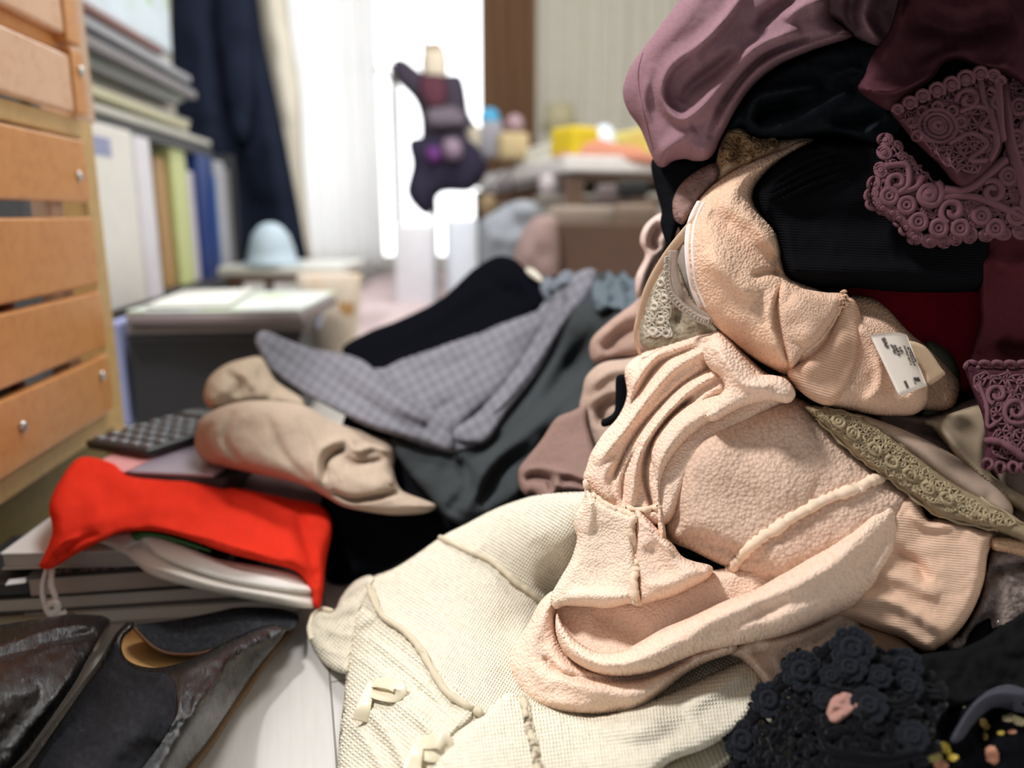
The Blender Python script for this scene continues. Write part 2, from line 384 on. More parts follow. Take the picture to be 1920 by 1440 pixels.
def strip(mb, P_, wid, nrm=None, th=.0012):
    """a band of cloth of real thickness along a 3-D path, facing roughly the given normal"""
    P_ = np.array(P_, float); T = np.gradient(P_, axis=0); T /= np.linalg.norm(T, axis=1)[:, None]
    N = np.array([0, -1., .2]) if nrm is None else np.array(nrm, float)
    S = np.cross(T, N); S /= np.linalg.norm(S, axis=1)[:, None]; N2 = np.cross(S, T); W = np.ones(len(P_))*wid if np.isscalar(wid) else np.array(wid)
    prof = [(-.5, 0), (-.45, .5), (-.2, .8), (.2, .8), (.45, .5), (.5, 0), (.4, -.5), (-.4, -.5)]; n = len(prof)
    V = np.concatenate([P_[i]+S[i]*W[i]*a+N2[i]*th*b for i in range(len(P_)) for a, b in prof]).reshape(-1, 3)
    Fc = [(i*n+j, i*n+(j+1) % n, (i+1)*n+(j+1) % n, (i+1)*n+j) for i in range(len(P_)-1) for j in range(n)]
    Fc += [tuple(range(n))[::-1], tuple(range((len(P_)-1)*n, len(P_)*n))]
    L = np.concatenate([[0], np.cumsum(np.linalg.norm(np.diff(P_, axis=0), axis=1))])
    UV = np.array([(L[i], W[i]*a) for i in range(len(P_)) for a, b in prof]); mb.raw(V, Fc, UV)
# ================================================================ THE ROOM
M_floor = bpy.data.materials.new('floor_planks'); M_floor.use_nodes = True
g = NT(M_floor); v = g.uv(src='Object')
# plank grooves run along the seam measured at the bottom of the photo
SA = atz(617, 1250); SB = atz(632, 1440); ang = math.atan2(SA[1]-SB[1], SA[0]-SB[0])
mp = v.node; mp.inputs['Rotation'].default_value = (0, 0, -ang)
Rm = np.array([[math.cos(-ang), -math.sin(-ang)], [math.sin(-ang), math.cos(-ang)]])
a_ = Rm@SA[:2]; cr = Rm@atz(550, 1290)[:2]
mp.inputs['Location'].default_value = (-cr[0]+1.2*6, -a_[1]+.15*20, 0)
br = g.n('ShaderNodeTexBrick'); br.offset = .37; br.inputs['Scale'].default_value = 1; br.inputs['Mortar Size'].default_value = .0007
br.inputs['Mortar Smooth'].default_value = .1; br.inputs['Brick Width'].default_value = 1.2; br.inputs['Row Height'].default_value = .15
br.inputs['Color1'].default_value = (*lin((217, 214, 210)), 1); br.inputs['Color2'].default_value = (*lin((209, 205, 200)), 1)
br.inputs['Mortar'].default_value = (*lin((135, 130, 126)), 1); g.l(v, br.inputs['Vector'])
m2 = g.n('ShaderNodeMapping'); m2.inputs['Scale'].default_value = (2.5, 40, 1); g.l(v, m2.inputs[0])
gr = g.noise(m2.outputs[0], 5, 5, .6, .5)
mx = g.n('ShaderNodeMix', data_type='RGBA', blend_type='MULTIPLY'); mx.inputs[0].default_value = .35
g.l(br.outputs['Color'], mx.inputs[6]); g.l(g.ramp(gr, [(.3, (.8, .79, .78)), (.65, (1, 1, 1))]), mx.inputs[7]); g.color(mx.outputs[2])
g.b.inputs['Roughness'].default_value = .42
g.normal(g.bump(g.math('MULTIPLY', br.outputs['Fac'], -1.), .0012, 1., g.bump(gr, .0003, .3)))
fl = obj('floor', MB().box((-.3, 2., -.02), (4.4, 5.2, .04)), M_floor, smooth=False, kind='structure')
M_wall = mat('wall_paint', (226, 222, 212), rough=.8); M_wallw = mat('white_paint', (236, 236, 232), rough=.7)
# fix object-space for the floor texture: object origin is the slab's base centre
mp.inputs['Location'].default_value = tuple(np.array(mp.inputs['Location'].default_value)+np.array([*(Rm@np.array([-.3, 2.])), 0]))
YB = 4.2
wx0, wx1 = -1.35, -.10
b_ = MB(); b_.box(((wx0-2.4)/2, YB+.05, 1.1), (abs(-2.4-wx0), .1, 2.2)); b_.box(((wx1+1.5)/2, YB+.05, 1.1), (1.5-wx1, .1, 2.2))
b_.box(((wx0+wx1)/2, YB+.05, 2.12), (wx1-wx0, .1, .16)); b_.box(((wx0+wx1)/2, YB+.05, .03), (wx1-wx0, .1, .06))
obj('wall_back', b_, M_wall, smooth=False, kind='structure')
obj('wall_left', MB().box((-1.75, 2.1, 1.1), (.1, 4.2, 2.2)), M_wall, smooth=False, kind='structure')
obj('wall_right', MB().box((1.0, 2.0, 1.1), (.1, 4.4, 2.2)), M_wall, smooth=False, kind='structure')
wn = thing('window_1', ((wx0+wx1)/2, YB, .06), None, None); tag(wn, kind='structure')
b_ = MB()
for x in (wx0+.03, (wx0+wx1)/2, wx1-.03): b_.box((x, YB+.03, 1.05), (.05, .05, 1.98), 0, .005)
for z in (.09, 2.01): b_.box(((wx0+wx1)/2, YB+.03, z), (wx1-wx0-.02, .045, .06), 0, .005)
f_ = obj('window_frame', b_, M_wallw, wn, False)
M_gl = mat('window_glass', (255, 255, 255), rough=.02); gb = M_gl.node_tree.nodes['Principled BSDF']; gb.inputs['Transmission Weight'].default_value = 1.; gb.inputs['IOR'].default_value = 1.05
for x in (-.5, .5): obj('pane', MB().box(((wx0+wx1)/2+x*(wx1-wx0)/2*.97, YB+.03, 1.05), ((wx1-wx0)/2-.09, .006, 1.85)), M_gl, wn, False)
# ---- curtains: folded sheets hanging from a rail
def curtain(name, x0, x1, y, z0, z1, amp, folds, m, label, cat='curtain', seed=0, flare=0.):
    nx, nz = folds*10, 24; V = []; Fc = []; th = .004
    for side in (0, 1):
        for k in range(nz+1):
            z = z1+(z0-z1)*k/nz; q = k/nz
            for i in range(nx+1):
                s_ = i/nx; a = s_*folds*2*math.pi
                x = x0+(x1-x0)*s_+(s_-.5)*flare*q; yy = y+amp*(math.sin(a+.6*math.sin(3*q+seed))+.3*math.sin(2.3*a+seed))*(.6+.4*q)+side*th
                V.append((x, yy, z))
    n = (nx+1)*(nz+1)
    for k in range(nz):
        for i in range(nx):
            a = k*(nx+1)+i; Fc += [(a, a+nx+1, a+nx+2, a+1), (n+a, n+a+1, n+a+nx+2, n+a+nx+1)]
    for k in range(nz):
        for c in (0, nx): a = k*(nx+1)+c; Fc.append((a, a+nx+1, n+a+nx+1, n+a) if c else (a, n+a, n+a+nx+1, a+nx+1))
    for i in range(nx):
        for k in (0, nz): a = k*(nx+1)+i; Fc.append((a, a+1, n+a+1, n+a) if k == 0 else (a, n+a, n+a+1, a+1))
    return obj(name, MB().raw(V, Fc), m, label=label, cat=cat)
M_sheer = mat('sheer_white', (250, 250, 250), 'sheer', .9)
curtain('sheer_curtain', -1.22, -.66, YB-.14, .04, 2.1, .02, 9, M_sheer, 'white sheer curtain over the bright window beside the dark hanging coat', seed=1)
curtain('brown_curtain', -.155, .115, YB-.16, .04, 2.1, .028, 5, mat('brown_drape', (132, 102, 80), 'felt', .9), 'brown patterned curtain drawn to the right side of the bright window', seed=2)
curtain('beige_curtain', .12, .93, YB-.14, .04, 2.1, .02, 11, mat('beige_drape', (205, 201, 190), 'plain', .9), 'pale beige curtain hanging behind the cluttered low table', seed=3)
b_ = MB(); b_.tube([(-1.4, YB-.15, 2.12), (.95, YB-.15, 2.12)], .012, 10)
tag(obj('curtain_rail', b_, M_wallw), 'white rail carrying the curtains along the back wall', 'curtain rail')

# ================================================================ SLATTED CRATES (left edge)
far = atz(222, 909); ydir = np.array([math.sin(math.atan(-160/F/math.cos(PITCH))), math.cos(math.atan(160/F/math.cos(PITCH))), 0])
cyaw = math.atan2(ydir[1], ydir[0])-math.pi/2; nr = np.array([ydir[1], -ydir[0], 0])     # nr points into the room
def cb(mb, s0, s1, z0, z1, n0, n1, bev=.002):       # box on the crate's face: s towards the camera, n out of the face
    c = far-ydir*(s0+s1)/2+nr*(n0+n1)/2; return mb.box((c[0], c[1], (z0+z1)/2), (abs(n1-n0), abs(s1-s0), z1-z0), cyaw, bev)
M_slat = mat('orange_brown_slat', (206, 144, 84), 'wood', .34, rgb2=(186, 118, 58)); M_pine = mat('pale_pine', (196, 163, 108), 'wood', .5, rgb2=(170, 138, 84))
M_slatp = mat('glare_pale_slat', (226, 186, 158), 'wood', .2, rgb2=(212, 164, 132)); M_post = mat('pinkish_post', (196, 164, 140), 'wood', .5, rgb2=(180, 150, 125))  # upper slats are paled so that their colour carries the glare
M_screw = mat('steel_screw', (205, 205, 205), 'plain', .3, .9); M_dark = mat('dark_contents', (38, 40, 44), rough=.9); M_in = mat('red_contents', (96, 48, 40), rough=.9)
crt = thing('slatted_crate', far-ydir*.2-nr*.1, 'pale pine crate with orange brown slats standing on the floor, lower of the two', 'crate', 'slatted crates stacked at the left edge')
b_ = MB(); cb(b_, -.042, -.004, 0, .437, -.035, 0); obj('post', b_, M_pine, crt, False)
b_ = MB(); cb(b_, .50, .54, 0, .437, -.035, 0); obj('post', b_, M_pine, crt, False)
b_ = MB(); cb(b_, -.042, -.004, 0, .437, -.30, -.265); obj('post', b_, M_pine, crt, False)
b_ = MB(); cb(b_, -.004, .5, .416, .437, -.03, .002); obj('rail', b_, M_pine, crt, False)
b_ = MB(); cb(b_, -.004, .5, .075, .098, -.03, .004); obj('rail', b_, M_pine, crt, False)
b_ = MB(); cb(b_, -.004, .5, .0, .074, -.022, -.008); obj('kick_board', b_, mat('olive_board', (128, 112, 62), 'wood', .6), crt, False)
b_ = MB(); cb(b_, .055, .085, .09, .42, -.022, -.002); obj('stile', b_, M_post, crt, False)
for z0, z1 in ((.344, .412), (.2515, .328), (.178, .244), (.101, .169)):
    b_ = MB(); cb(b_, .016, .5, z0, z1, 0, .012, .003); q = obj('slat', b_, M_slat, crt, False)
for s_, z in ((.043, .372), (.042, .148), (.229, .138)):
    c = far-ydir*s_+nr*.0135; b_ = MB(); b_.ball((c[0], c[1], z), .0055, 8, (.5, 1, 1)); obj('screw', b_, M_screw, crt)
b_ = MB(); cb(b_, .11, .47, .10, .40, -.25, -.05, .01)
tag(obj('storage_box', b_, M_dark), 'dark box inside the lower crate seen through its slats', 'box')
b_ = MB(); cb(b_, .083, .108, .10, .33, -.25, -.05, .005)
tag(obj('red_folder', b_, M_in), 'dark red folder standing inside the lower crate beside the dark box', 'folder')
cr2 = thing('slatted_crate', far-ydir*.2-nr*.1+np.array([0, 0, .438]), 'glossy slatted crate stacked on top of the pale pine crate', 'crate', 'slatted crates stacked at the left edge')
b_ = MB(); cb(b_, -.060, -.004, .438, .72, -.04, -.002); obj('post', b_, M_post, cr2, False)
b_ = MB(); cb(b_, .50, .54, .438, .72, -.04, -.002); obj('post', b_, M_post, cr2, False)
b_ = MB(); cb(b_, -.004, .026, .440, .508, 0, .012); obj('stile', b_, M_slat, cr2, False)
b_ = MB(); cb(b_, -.004, .03, .514, .72, -.004, .012); obj('stile', b_, M_slat, cr2, False)
b_ = MB(); cb(b_, -.004, .5, .505, .53, -.03, -.002); obj('rail', b_, M_slat, cr2, False)
b_ = MB(); cb(b_, .026, .5, .440, .500, -.002, .010, .003); obj('slat', b_, M_slatp, cr2, False)
b_ = MB(); cb(b_, .03, .5, .520, .60, -.002, .010, .003); obj('slat', b_, M_slatp, cr2, False)
b_ = MB(); cb(b_, .03, .5, .612, .69, -.002, .010, .003); obj('slat', b_, M_slatp, cr2, False)
c = far-ydir*.006+nr*.0135; obj('screw', MB().ball((c[0], c[1], .487), .0055, 8, (.5, 1, 1)), M_screw, cr2)
# ================================================================ BOOKSHELF ALONG THE LEFT WALL
def wallp(d, off=0.): return -.56-.106*d+off      # x of the shelf's front line at distance d
syaw = math.atan(.106)
def sb(mb, d0, d1, z0, z1, n0, n1, bev=.002, ya=0.):    # d0..d1 along the wall, n out of the shelf's front line (+ = into the room)
    dm = (d0+d1)/2; x = wallp(dm)+(n0+n1)/2; return mb.box((x, dm, (z0+z1)/2), (abs(n1-n0), abs(d1-d0), z1-z0), syaw+ya, bev)
M_grey = mat('dark_grey_shelf', (70, 72, 76), rough=.5)
shf = thing('bookshelf', (wallp(1.65)-.12, 1.65, 0), 'dark grey bookshelf behind the crates holding magazines above upright files', 'shelf')
b_ = MB(); sb(b_, 1.12, 2.05, .475, .497, -.28, .01); obj('shelf_board', b_, M_grey, shf, False)
b_ = MB(); sb(b_, 1.12, 2.30, .15, .172, -.28, .01); obj('shelf_board', b_, M_grey, shf, False)
b_ = MB(); sb(b_, 1.08, 1.115, 0, 1.1, -.28, .0); obj('side_panel', b_, M_grey, shf, False)
b_ = MB(); sb(b_, 2.302, 2.325, 0, .5, -.28, .0); obj('side_panel', b_, M_grey, shf, False)
b_ = MB(); sb(b_, 1.12, 2.3, .02, 1.1, -.30, -.283); obj('back_panel', b_, M_grey, shf, False)
files = [((1.20, 1.44), .305, (226, 224, 220), 'white magazine file with a small blue mark on its spine, nearest the crates', 0.03),
         ((1.445, 1.53), .30, (224, 222, 232), 'white and lavender magazine file second along the shelf', .03),
         ((1.54, 1.66), .27, (118, 98, 76), 'dark brown cardboard folder on the shelf beside the white files', -.03),
         ((1.665, 1.74), .28, (176, 138, 88), 'tan cardboard folder standing on the lower shelf', -.01),
         ((1.745, 1.85), .31, (206, 214, 150), 'pale yellow green folder on the lower shelf', 0.),
         ((1.855, 1.90), .26, (205, 200, 215), 'thin lavender book between the green folder and the blue binder', 0.),
         ((1.905, 2.04), .305, (34, 62, 130), 'dark blue binder on the lower shelf', .01),
         ((2.045, 2.10), .26, (38, 110, 180), 'bright blue thin binder beside the dark blue one', 0.),
         ((2.105, 2.20), .30, (190, 192, 202), 'pale grey binder at the far end of the lower shelf', 0.),
         ((2.205, 2.29), .285, (150, 150, 154), 'grey book last on the lower shelf beside the dark coat', -.01)]
for k, ((d0, d1), hh, rgb, lab, n1) in enumerate(files):
    b_ = MB(); sb(b_, d0, d1, .173, .173+hh, -.22, n1, .004)
    bk = obj('magazine_file' if k < 2 else ('binder' if 'binder' in lab else ('book' if 'book' in lab else 'folder')), b_, mat('file_%d' % k, rgb, rough=.45), label=lab, cat='file' if k < 2 else ('binder' if 'binder' in lab else ('book' if 'book' in lab else 'folder')), smooth=False, group='files and folders on the lower shelf')
    if k == 0:
        b_ = MB(); sb(b_, d1-.17, d1-.09, .425, .455, n1+.0003, n1+.0016, 0); obj('spine_label', b_, mat('label_blue', (150, 155, 190)), bk, False)
mags = [((1.2, 2.0), .013, (196, 196, 188)), ((1.22, 1.92), .011, (222, 222, 214)), ((1.16, 1.86), .016, (190, 186, 156)), ((1.2, 1.9), .010, (150, 148, 140)),
        ((1.25, 1.84), .018, (172, 168, 158)), ((1.18, 1.80), .014, (120, 122, 122)), ((1.22, 1.86), .012, (160, 175, 160)), ((1.2, 1.9), .018, (128, 124, 128)),
        ((1.24, 1.84), .013, (96, 94, 104)), ((1.18, 1.88), .016, (150, 152, 160)), ((1.2, 1.8), .014, (200, 206, 218)), ((1.22, 1.72), .015, (120, 80, 74)), ((1.2, 1.66), .016, (206, 214, 226))]
z = .498
order = ['bottom of', 'second from the bottom of', 'third from the bottom of', 'fourth from the bottom of', 'fifth from the bottom of', 'sixth from the bottom of', 'seventh from the bottom of', 'eighth from the bottom of', 'fifth from the top of', 'fourth from the top of', 'third from the top of', 'second from the top of', 'top of']
cn = ['light grey', 'off-white', 'cream yellow', 'grey', 'warm grey', 'dark grey', 'grey green', 'mauve grey', 'slate', 'cool grey', 'pale blue', 'brown red', 'very pale blue']
for k, ((d0, d1), th, rgb) in enumerate(mags):
    b_ = MB(); sb(b_, d0, d1, z, z+th, -.21, [.02, -.01, .015, 0, -.02, .01, .0, .025, -.01, .02, 0, .01, .0][k], .003, random.uniform(-.02, .02)); z += th+.0004
    q = obj('magazine', b_, mat('mag_%d' % k, rgb, rough=.5), smooth=False, label='%s magazine lying %s the stack on the upper shelf' % (cn[k], order[k]), cat='magazine', group='magazines stacked on the upper shelf')
b_ = MB(); sb(b_, 1.30, 1.9, z, z+.20, -.2, -.02, .01); obj('picture_card', b_, mat('bluegreen_print', (205, 220, 232), 'print', .5, rgb2=(150, 190, 130)), smooth=False, label='pale blue and green printed box on top of the shelf magazines', cat='box')
# ================================================================ HANGING CLOTHES
def hang(name, outl, d, m, label, cat, th=.05, folds=(), par=None, wr=(.02, 50), **k):
    s_ = Sheet(outl, d, t=th, w=60, back=th*.6, step=14, wr=wr, folds=folds); mb = MB(); s_.add(mb); return obj(name, mb, m, par, label=label, cat=cat, **k)
M_navy = mat('navy_wool', (34, 39, 54), 'felt')
ct = thing('long_coat', at(450, 480, 2.35), 'long dark navy coat hanging between the bookshelf and the bright window', 'coat')
hang('body', [(318, -60, 1), (480, -60, 1), (492, 60), (520, 190), (548, 330), (575, 470), (585, 500, 1), (330, 500, 1), (335, 300), (322, 120)], 2.35, M_navy, None, None, .06,
     [([(400, -50), (430, 200), (470, 480)], 22, -.03), ([(450, -50), (500, 200), (545, 480)], 18, .03), ([(370, 0), (390, 250), (400, 480)], 25, .03)], ct)
hang('sleeve', [(400, -60, 1), (470, -60, 1), (480, 120), (470, 260), (440, 270), (412, 120)], 2.28, M_navy, None, None, .04, (), ct)
hang('cream_coat', [(470, -60, 1), (535, -60, 1), (545, 60), (562, 160), (570, 330), (588, 500, 1), (555, 500, 1), (520, 320), (500, 150)], 2.5, mat('cream_wool', (214, 208, 194), 'felt'),
     'cream coat hanging behind the navy coat against the window', 'coat', .05)
b_ = MB(); b_.tube([at(300, -230, 2.45), at(590, -230, 2.45)], .014, 10); b_.tube([at(305, -230, 2.45), atz(305, 600)*np.array([1, 1, 0])+np.array([0, 0, 0])], .012, 8) if False else None
tag(obj('clothes_rail', b_, M_grey), 'dark rail above the frame from which the coats hang', 'clothes rail')
# ---- white cupboard / screen at the window, dress form
dxy = at(810, 200, 3.1)
df = thing('dress_form', (dxy[0], dxy[1], 0), 'dress form in dark jacket with burgundy front standing before the bright window', 'dress form')
def P3(u, v, d): return at(u, v, d)
M_jk = mat('dark_jacket', (78, 72, 86), 'felt'); M_burg = mat('burgundy_knit', (104, 66, 78), 'felt'); M_bone = mat('bone_cloth', (238, 226, 205), 'felt')
hang('jacket', [(738, 112), (760, 112), (795, 138), (825, 142), (866, 145), (880, 215), (895, 236), (918, 300), (895, 350), (830, 356), (785, 345), (790, 240), (778, 190), (742, 150)], 3.1, M_jk, None, None, .07, (), df)
hang('front_panel', [(785, 145), (832, 144), (838, 192), (815, 204), (795, 190)], 3.0, M_burg, None, None, .02, (), df, (0, 50))
hang('sash', [(800, 205), (860, 200), (870, 235), (810, 240)], 3.0, mat('grey_mauve', (128, 118, 130), 'felt'), None, None, .02, (), df, (0, 50))
hang('neck', [(794, 90), (834, 90), (836, 150), (794, 150)], 3.12, M_bone, None, None, .03, (), df, (0, 50))
hang('neck_cap', [(798, 82), (826, 80), (828, 98), (800, 100)], 3.12, mat('neck_cap', (190, 160, 140)), None, None, .03, (), df, (0, 50))
b_ = MB(); b_.tube([P3(790, 55, 3.12), P3(796, 95, 3.12)], .008, 8); obj('knob', b_, mat('knob_brown', (120, 90, 84)), df)
b_ = MB(); b_.tube([(dxy[0], dxy[1], .01), (dxy[0], dxy[1], .5)], .012, 8); b_.lathe((dxy[0], dxy[1], 0), [(.001, 0), (.14, 0), (.14, .012), (.02, .02), (.001, .02)]); obj('stand', b_, M_grey, df)
hang('purple_bag', [(768, 262), (830, 258), (885, 264), (910, 310), (885, 358), (826, 362), (802, 405), (762, 365), (772, 310)], 2.9, mat('dark_purple', (58, 54, 72), 'felt'), 'dark purple bag hanging below the dress form jacket', 'bag', .06)
hang('pompom', [(798, 278), (825, 275), (830, 300), (805, 305)], 2.82, mat('violet_fluff', (118, 70, 134), 'felt'), 'violet fluffy pompom hanging on the dark purple bag', 'pompom', .04)
hang('mauve_pouch', [(832, 262), (862, 262), (866, 295), (835, 298)], 2.8, mat('mauve_pouch', (160, 140, 158), 'felt'), 'greyish mauve round pouch hanging beside the violet pompom', 'pouch', .04)
b_ = MB(); q = at(742, 260, 3.3); b_.tube([(q[0], q[1], 0), (q[0], q[1], .95)], .018, 10); b_.lathe((q[0], q[1], 0), [(.001, 0), (.13, 0), (.13, .015), (.02, .02)])
for a in range(4): b_.tube([(q[0], q[1], .88), (q[0]+.07*math.cos(a*1.57), q[1]+.07*math.sin(a*1.57), .93)], .008, 6)
tag(obj('coat_stand', b_, mat('pale_metal', (150, 146, 142), rough=.4)), 'slim pale coat stand left of the dress form before the window', 'coat stand')
b_ = MB(); q = at(795, 420, 2.7); b_.box((q[0]-.03, q[1], .15), (.14, .12, .30), 0, .012)
tag(obj('plastic_drawers', b_, mat('frosted', (232, 232, 238), rough=.4)), 'white plastic drawer box under the purple bag', 'drawer unit')
b_ = MB(); q = at(865, 420, 2.6); b_.box((q[0], q[1], .16), (.10, .10, .32), .2, .012)
tag(obj('white_bin', b_, mat('blue_white', (226, 232, 244), rough=.4)), 'tall bluish white bin left of the low table', 'bin')
# ================================================================ LOW TABLE WITH CLUTTER (right, far)
tA = at(1060, 303, 2.2); tB = at(880, 338, 3.55); zt = .495
tdir = np.array([tB[0]-tA[0], tB[1]-tA[1]]); tl = np.linalg.norm(tdir); tdir /= tl; tn = np.array([tdir[1], -tdir[0]])
tyaw = math.atan2(tdir[1], tdir[0])-math.pi/2
tc_ = tA[:2]+tdir*tl/2+tn*.40
tb = thing('low_table', (tc_[0], tc_[1], 0), 'low table with pale top edge and cluttered surface under the beige curtain', 'table')
b_ = MB(); b_.box((tc_[0], tc_[1], zt-.0195), (.80, tl, .045), tyaw, .006); obj('tabletop', b_, mat('pale_laminate', (226, 222, 220), rough=.5), tb, False)
b_ = MB(); b_.box((tc_[0], tc_[1], zt-.056), (.72, tl-.08, .026), tyaw, .004); b2_ = MB(); b2_.box((tc_[0]+.02, tc_[1], .376), (.70, tl-.1, .012), tyaw, .003); obj('under_shelf', b2_, mat('brown_apron', (104, 80, 66), 'wood', .5), tb, False); obj('apron', b_, mat('brown_apron', (104, 80, 66), 'wood', .5), tb, False)
for a, c in ((.05, .04), (.05, .76), (tl-.05, .04), (tl-.05, .76)):
    p = tA[:2]+tdir*a+tn*c; obj('leg', MB().box((p[0], p[1], .22), (.05, .05, .44), tyaw, .005), mat('brown_apron', (104, 80, 66)), tb, False)
def onT(a, c, z=0.): p = tA[:2]+tdir*a+tn*c; return (p[0], p[1], zt+.003+z)
def tbox(name, a, c, s, rgb, lab, cat, ya=0., kind='plain', z=0.): p = onT(a, c, z); return obj(name, MB().box((p[0], p[1], p[2]+s[2]/2), s, tyaw+ya, min(s)*.15), mat(name+lab[:12], rgb, kind, .5), smooth=False, label=lab, cat=cat)
tbox('white_paper_stack', .42, .12, (.18, .5, .06), (240, 238, 226), 'white paper stack on the near side of the low table', 'paper stack')
tbox('yellow_box', .10, .06, (.10, .12, .085), (218, 190, 30), 'bright yellow box on the low table above its pale edge', 'box', .3)
tbox('yellow_folder', .12, .34, (.22, .25, .085), (222, 208, 110), 'pale yellow folder behind the bright yellow box', 'folder', .1)
s_ = Sheet([(1040, 300), (1065, 272), (1110, 258), (1150, 268), (1200, 275), (1260, 285, 1), (1260, 318, 1), (1150, 312), (1080, 308)], 2.30, t=.06, w=16, back=.05, step=8, wr=(.01, 30))
cloth('orange_cloth', [s_], mat('orange_red_cloth', (200, 138, 116), 'felt'), label='orange red cloth heaped on the corner of the low table', cat='cloth')
b_ = MB(); q = at(1132, 285, 2.42); b_.lathe((q[0], q[1], zt+.004), [(.001, 0), (.040, 0), (.043, .02), (.040, .06), (.028, .09), (.016, .105), (.001, .105)]); tag(obj('bottle', b_, mat('pale_blue_plastic', (222, 234, 248), rough=.3)), 'pale blue bottle standing on the orange cloth corner of the table', 'bottle')
b_ = MB(); q = at(1195, 285, 2.42); b_.lathe((q[0], q[1], zt+.004), [(.001, 0), (.032, 0), (.034, .04), (.026, .085), (.001, .09)]); tag(obj('jar', b_, mat('white_plastic', (232, 228, 232), rough=.3)), 'white jar next to the pale blue bottle on the table', 'jar')
b_ = MB(); q = at(918, 222, 2.9); b_.ball(q, .038, 10, (1, .8, 1)); bl = obj('blue_ball', b_, mat('sky_blue', (70, 168, 214), rough=.5), label='sky blue round ball at the far end of the low table', cat='ball')
b_ = MB(); q2 = at(922, 262, 2.92); b_.box(q2, (.08, .08, .13), 0, .01); tag(obj('tin', b_, mat('grey_tin', (150, 148, 158), rough=.5)), 'grey tin under the sky blue ball', 'tin')
b_ = MB(); q = at(965, 232, 2.7); b_.ball(q, .032, 8); tag(obj('mauve_ball', b_, mat('mauve_ball', (168, 140, 150))), 'dusty mauve yarn ball right of the blue ball', 'yarn ball')
b_ = MB(); q = at(895, 270, 2.95); b_.box(q, (.07, .1, .12), .2, .012); tag(obj('cream_cup', b_, mat('cream_cup', (200, 190, 170))), 'cream container left of the grey tin', 'container')
b_ = MB(); q = at(960, 275, 2.75); b_.box(q, (.10, .12, .09), .2, .012); tag(obj('biscuit_tin', b_, mat('gold_tin', (190, 170, 130))), 'gold and beige tin beneath the mauve yarn ball', 'tin')
b_ = MB(); q = at(1050, 170, 3.6); b_.lathe((q[0], q[1], .72), [(.02, -.22), (.02, 0), (.09, 0), (.06, .12), (.001, .12)]); tag(obj('desk_lamp', b_, mat('lamp_khaki', (176, 168, 138))), 'khaki shaded lamp before the beige curtain', 'lamp')
# clutter under the table
def cbx(name, u, v, d, s, rgb, lab, cat, ya=0., ball=False):
    q = at(u, v, d); b_ = MB()
    if ball: b_.ball(q, s[0]/2, 9, (1, 1, s[2]/s[0]))
    else: b_.box(q, s, ya, min(s)*.2)
    return obj(name, b_, mat(name+str(rgb[0]), rgb, 'plain', .7), label=lab, cat=cat)
cbx('yarn_ball', 1030, 347, 2.35, (.066, .05, .066), (196, 186, 190), 'pinkish white yarn ball under the table, left of the pair', 'yarn ball', ball=True)
cbx('yarn_ball', 1077, 348, 2.35, (.066, .05, .066), (190, 200, 190), 'greenish white yarn ball under the table, right of the pair', 'yarn ball', ball=True)
q = at(1140, 480, 1.75); obj('cardboard_box', MB().box((q[0]+.05, q[1]+.12, .156), (.34, .26, .312), -.05, .004), mat('brown_card', (86, 62, 50), rough=.8), label='dark brown cardboard box on the floor under the low table', cat='box', smooth=False)
cbx('folded_blanket', 1105, 405, 1.95, (.20, .12, .05), (146, 132, 120), 'beige grey folded blanket on top of the brown cardboard box', 'blanket', -.1)
cbx('grey_pouch', 1150, 365, 2.0, (.09, .07, .05), (104, 92, 92), 'dark grey pouch under the orange cloth end of the table', 'pouch')
cbx('brown_bag', 1190, 410, 1.85, (.10, .08, .07), (118, 100, 86), 'brown bag beside the folded blanket', 'bag')
cbx('black_case', 1185, 355, 1.9, (.07, .08, .04), (22, 24, 24), 'small black case under the right end of the table', 'case')
s_ = Sheet([(900, 420), (930, 395), (975, 375), (1010, 385), (1020, 430), (1010, 500), (1000, 600), (920, 600), (900, 500)], 1.95, t=.07, w=30, back=.05, step=9, wr=(.03, 28), seed=4)
cloth('grey_scarf', [s_], mat('cool_grey', (146, 150, 158), 'felt'), label='cool grey scarf bundled under the low table', cat='scarf')
s_ = Sheet([(985, 425), (1010, 405), (1045, 410), (1050, 470), (1045, 530, 1), (960, 530, 1), (965, 470)], 1.75, t=.06, w=30, back=.05, step=9, wr=(.02, 30), seed=5)
cloth('dusty_cloth', [s_], mat('dusty_pink', (150, 128, 124), 'felt'), label='dusty pink cloth bundle left of the brown cardboard box', cat='cloth')
cbx('glass_jar', 950, 345, 2.6, (.06, .06, .06), (112, 104, 108), 'grey jar in the shadow under the far table edge', 'jar', ball=True)
cbx('wooden_pot', 915, 385, 2.5, (.06, .06, .07), (140, 118, 88), 'small tan pot under the far end of the table', 'pot', ball=True)
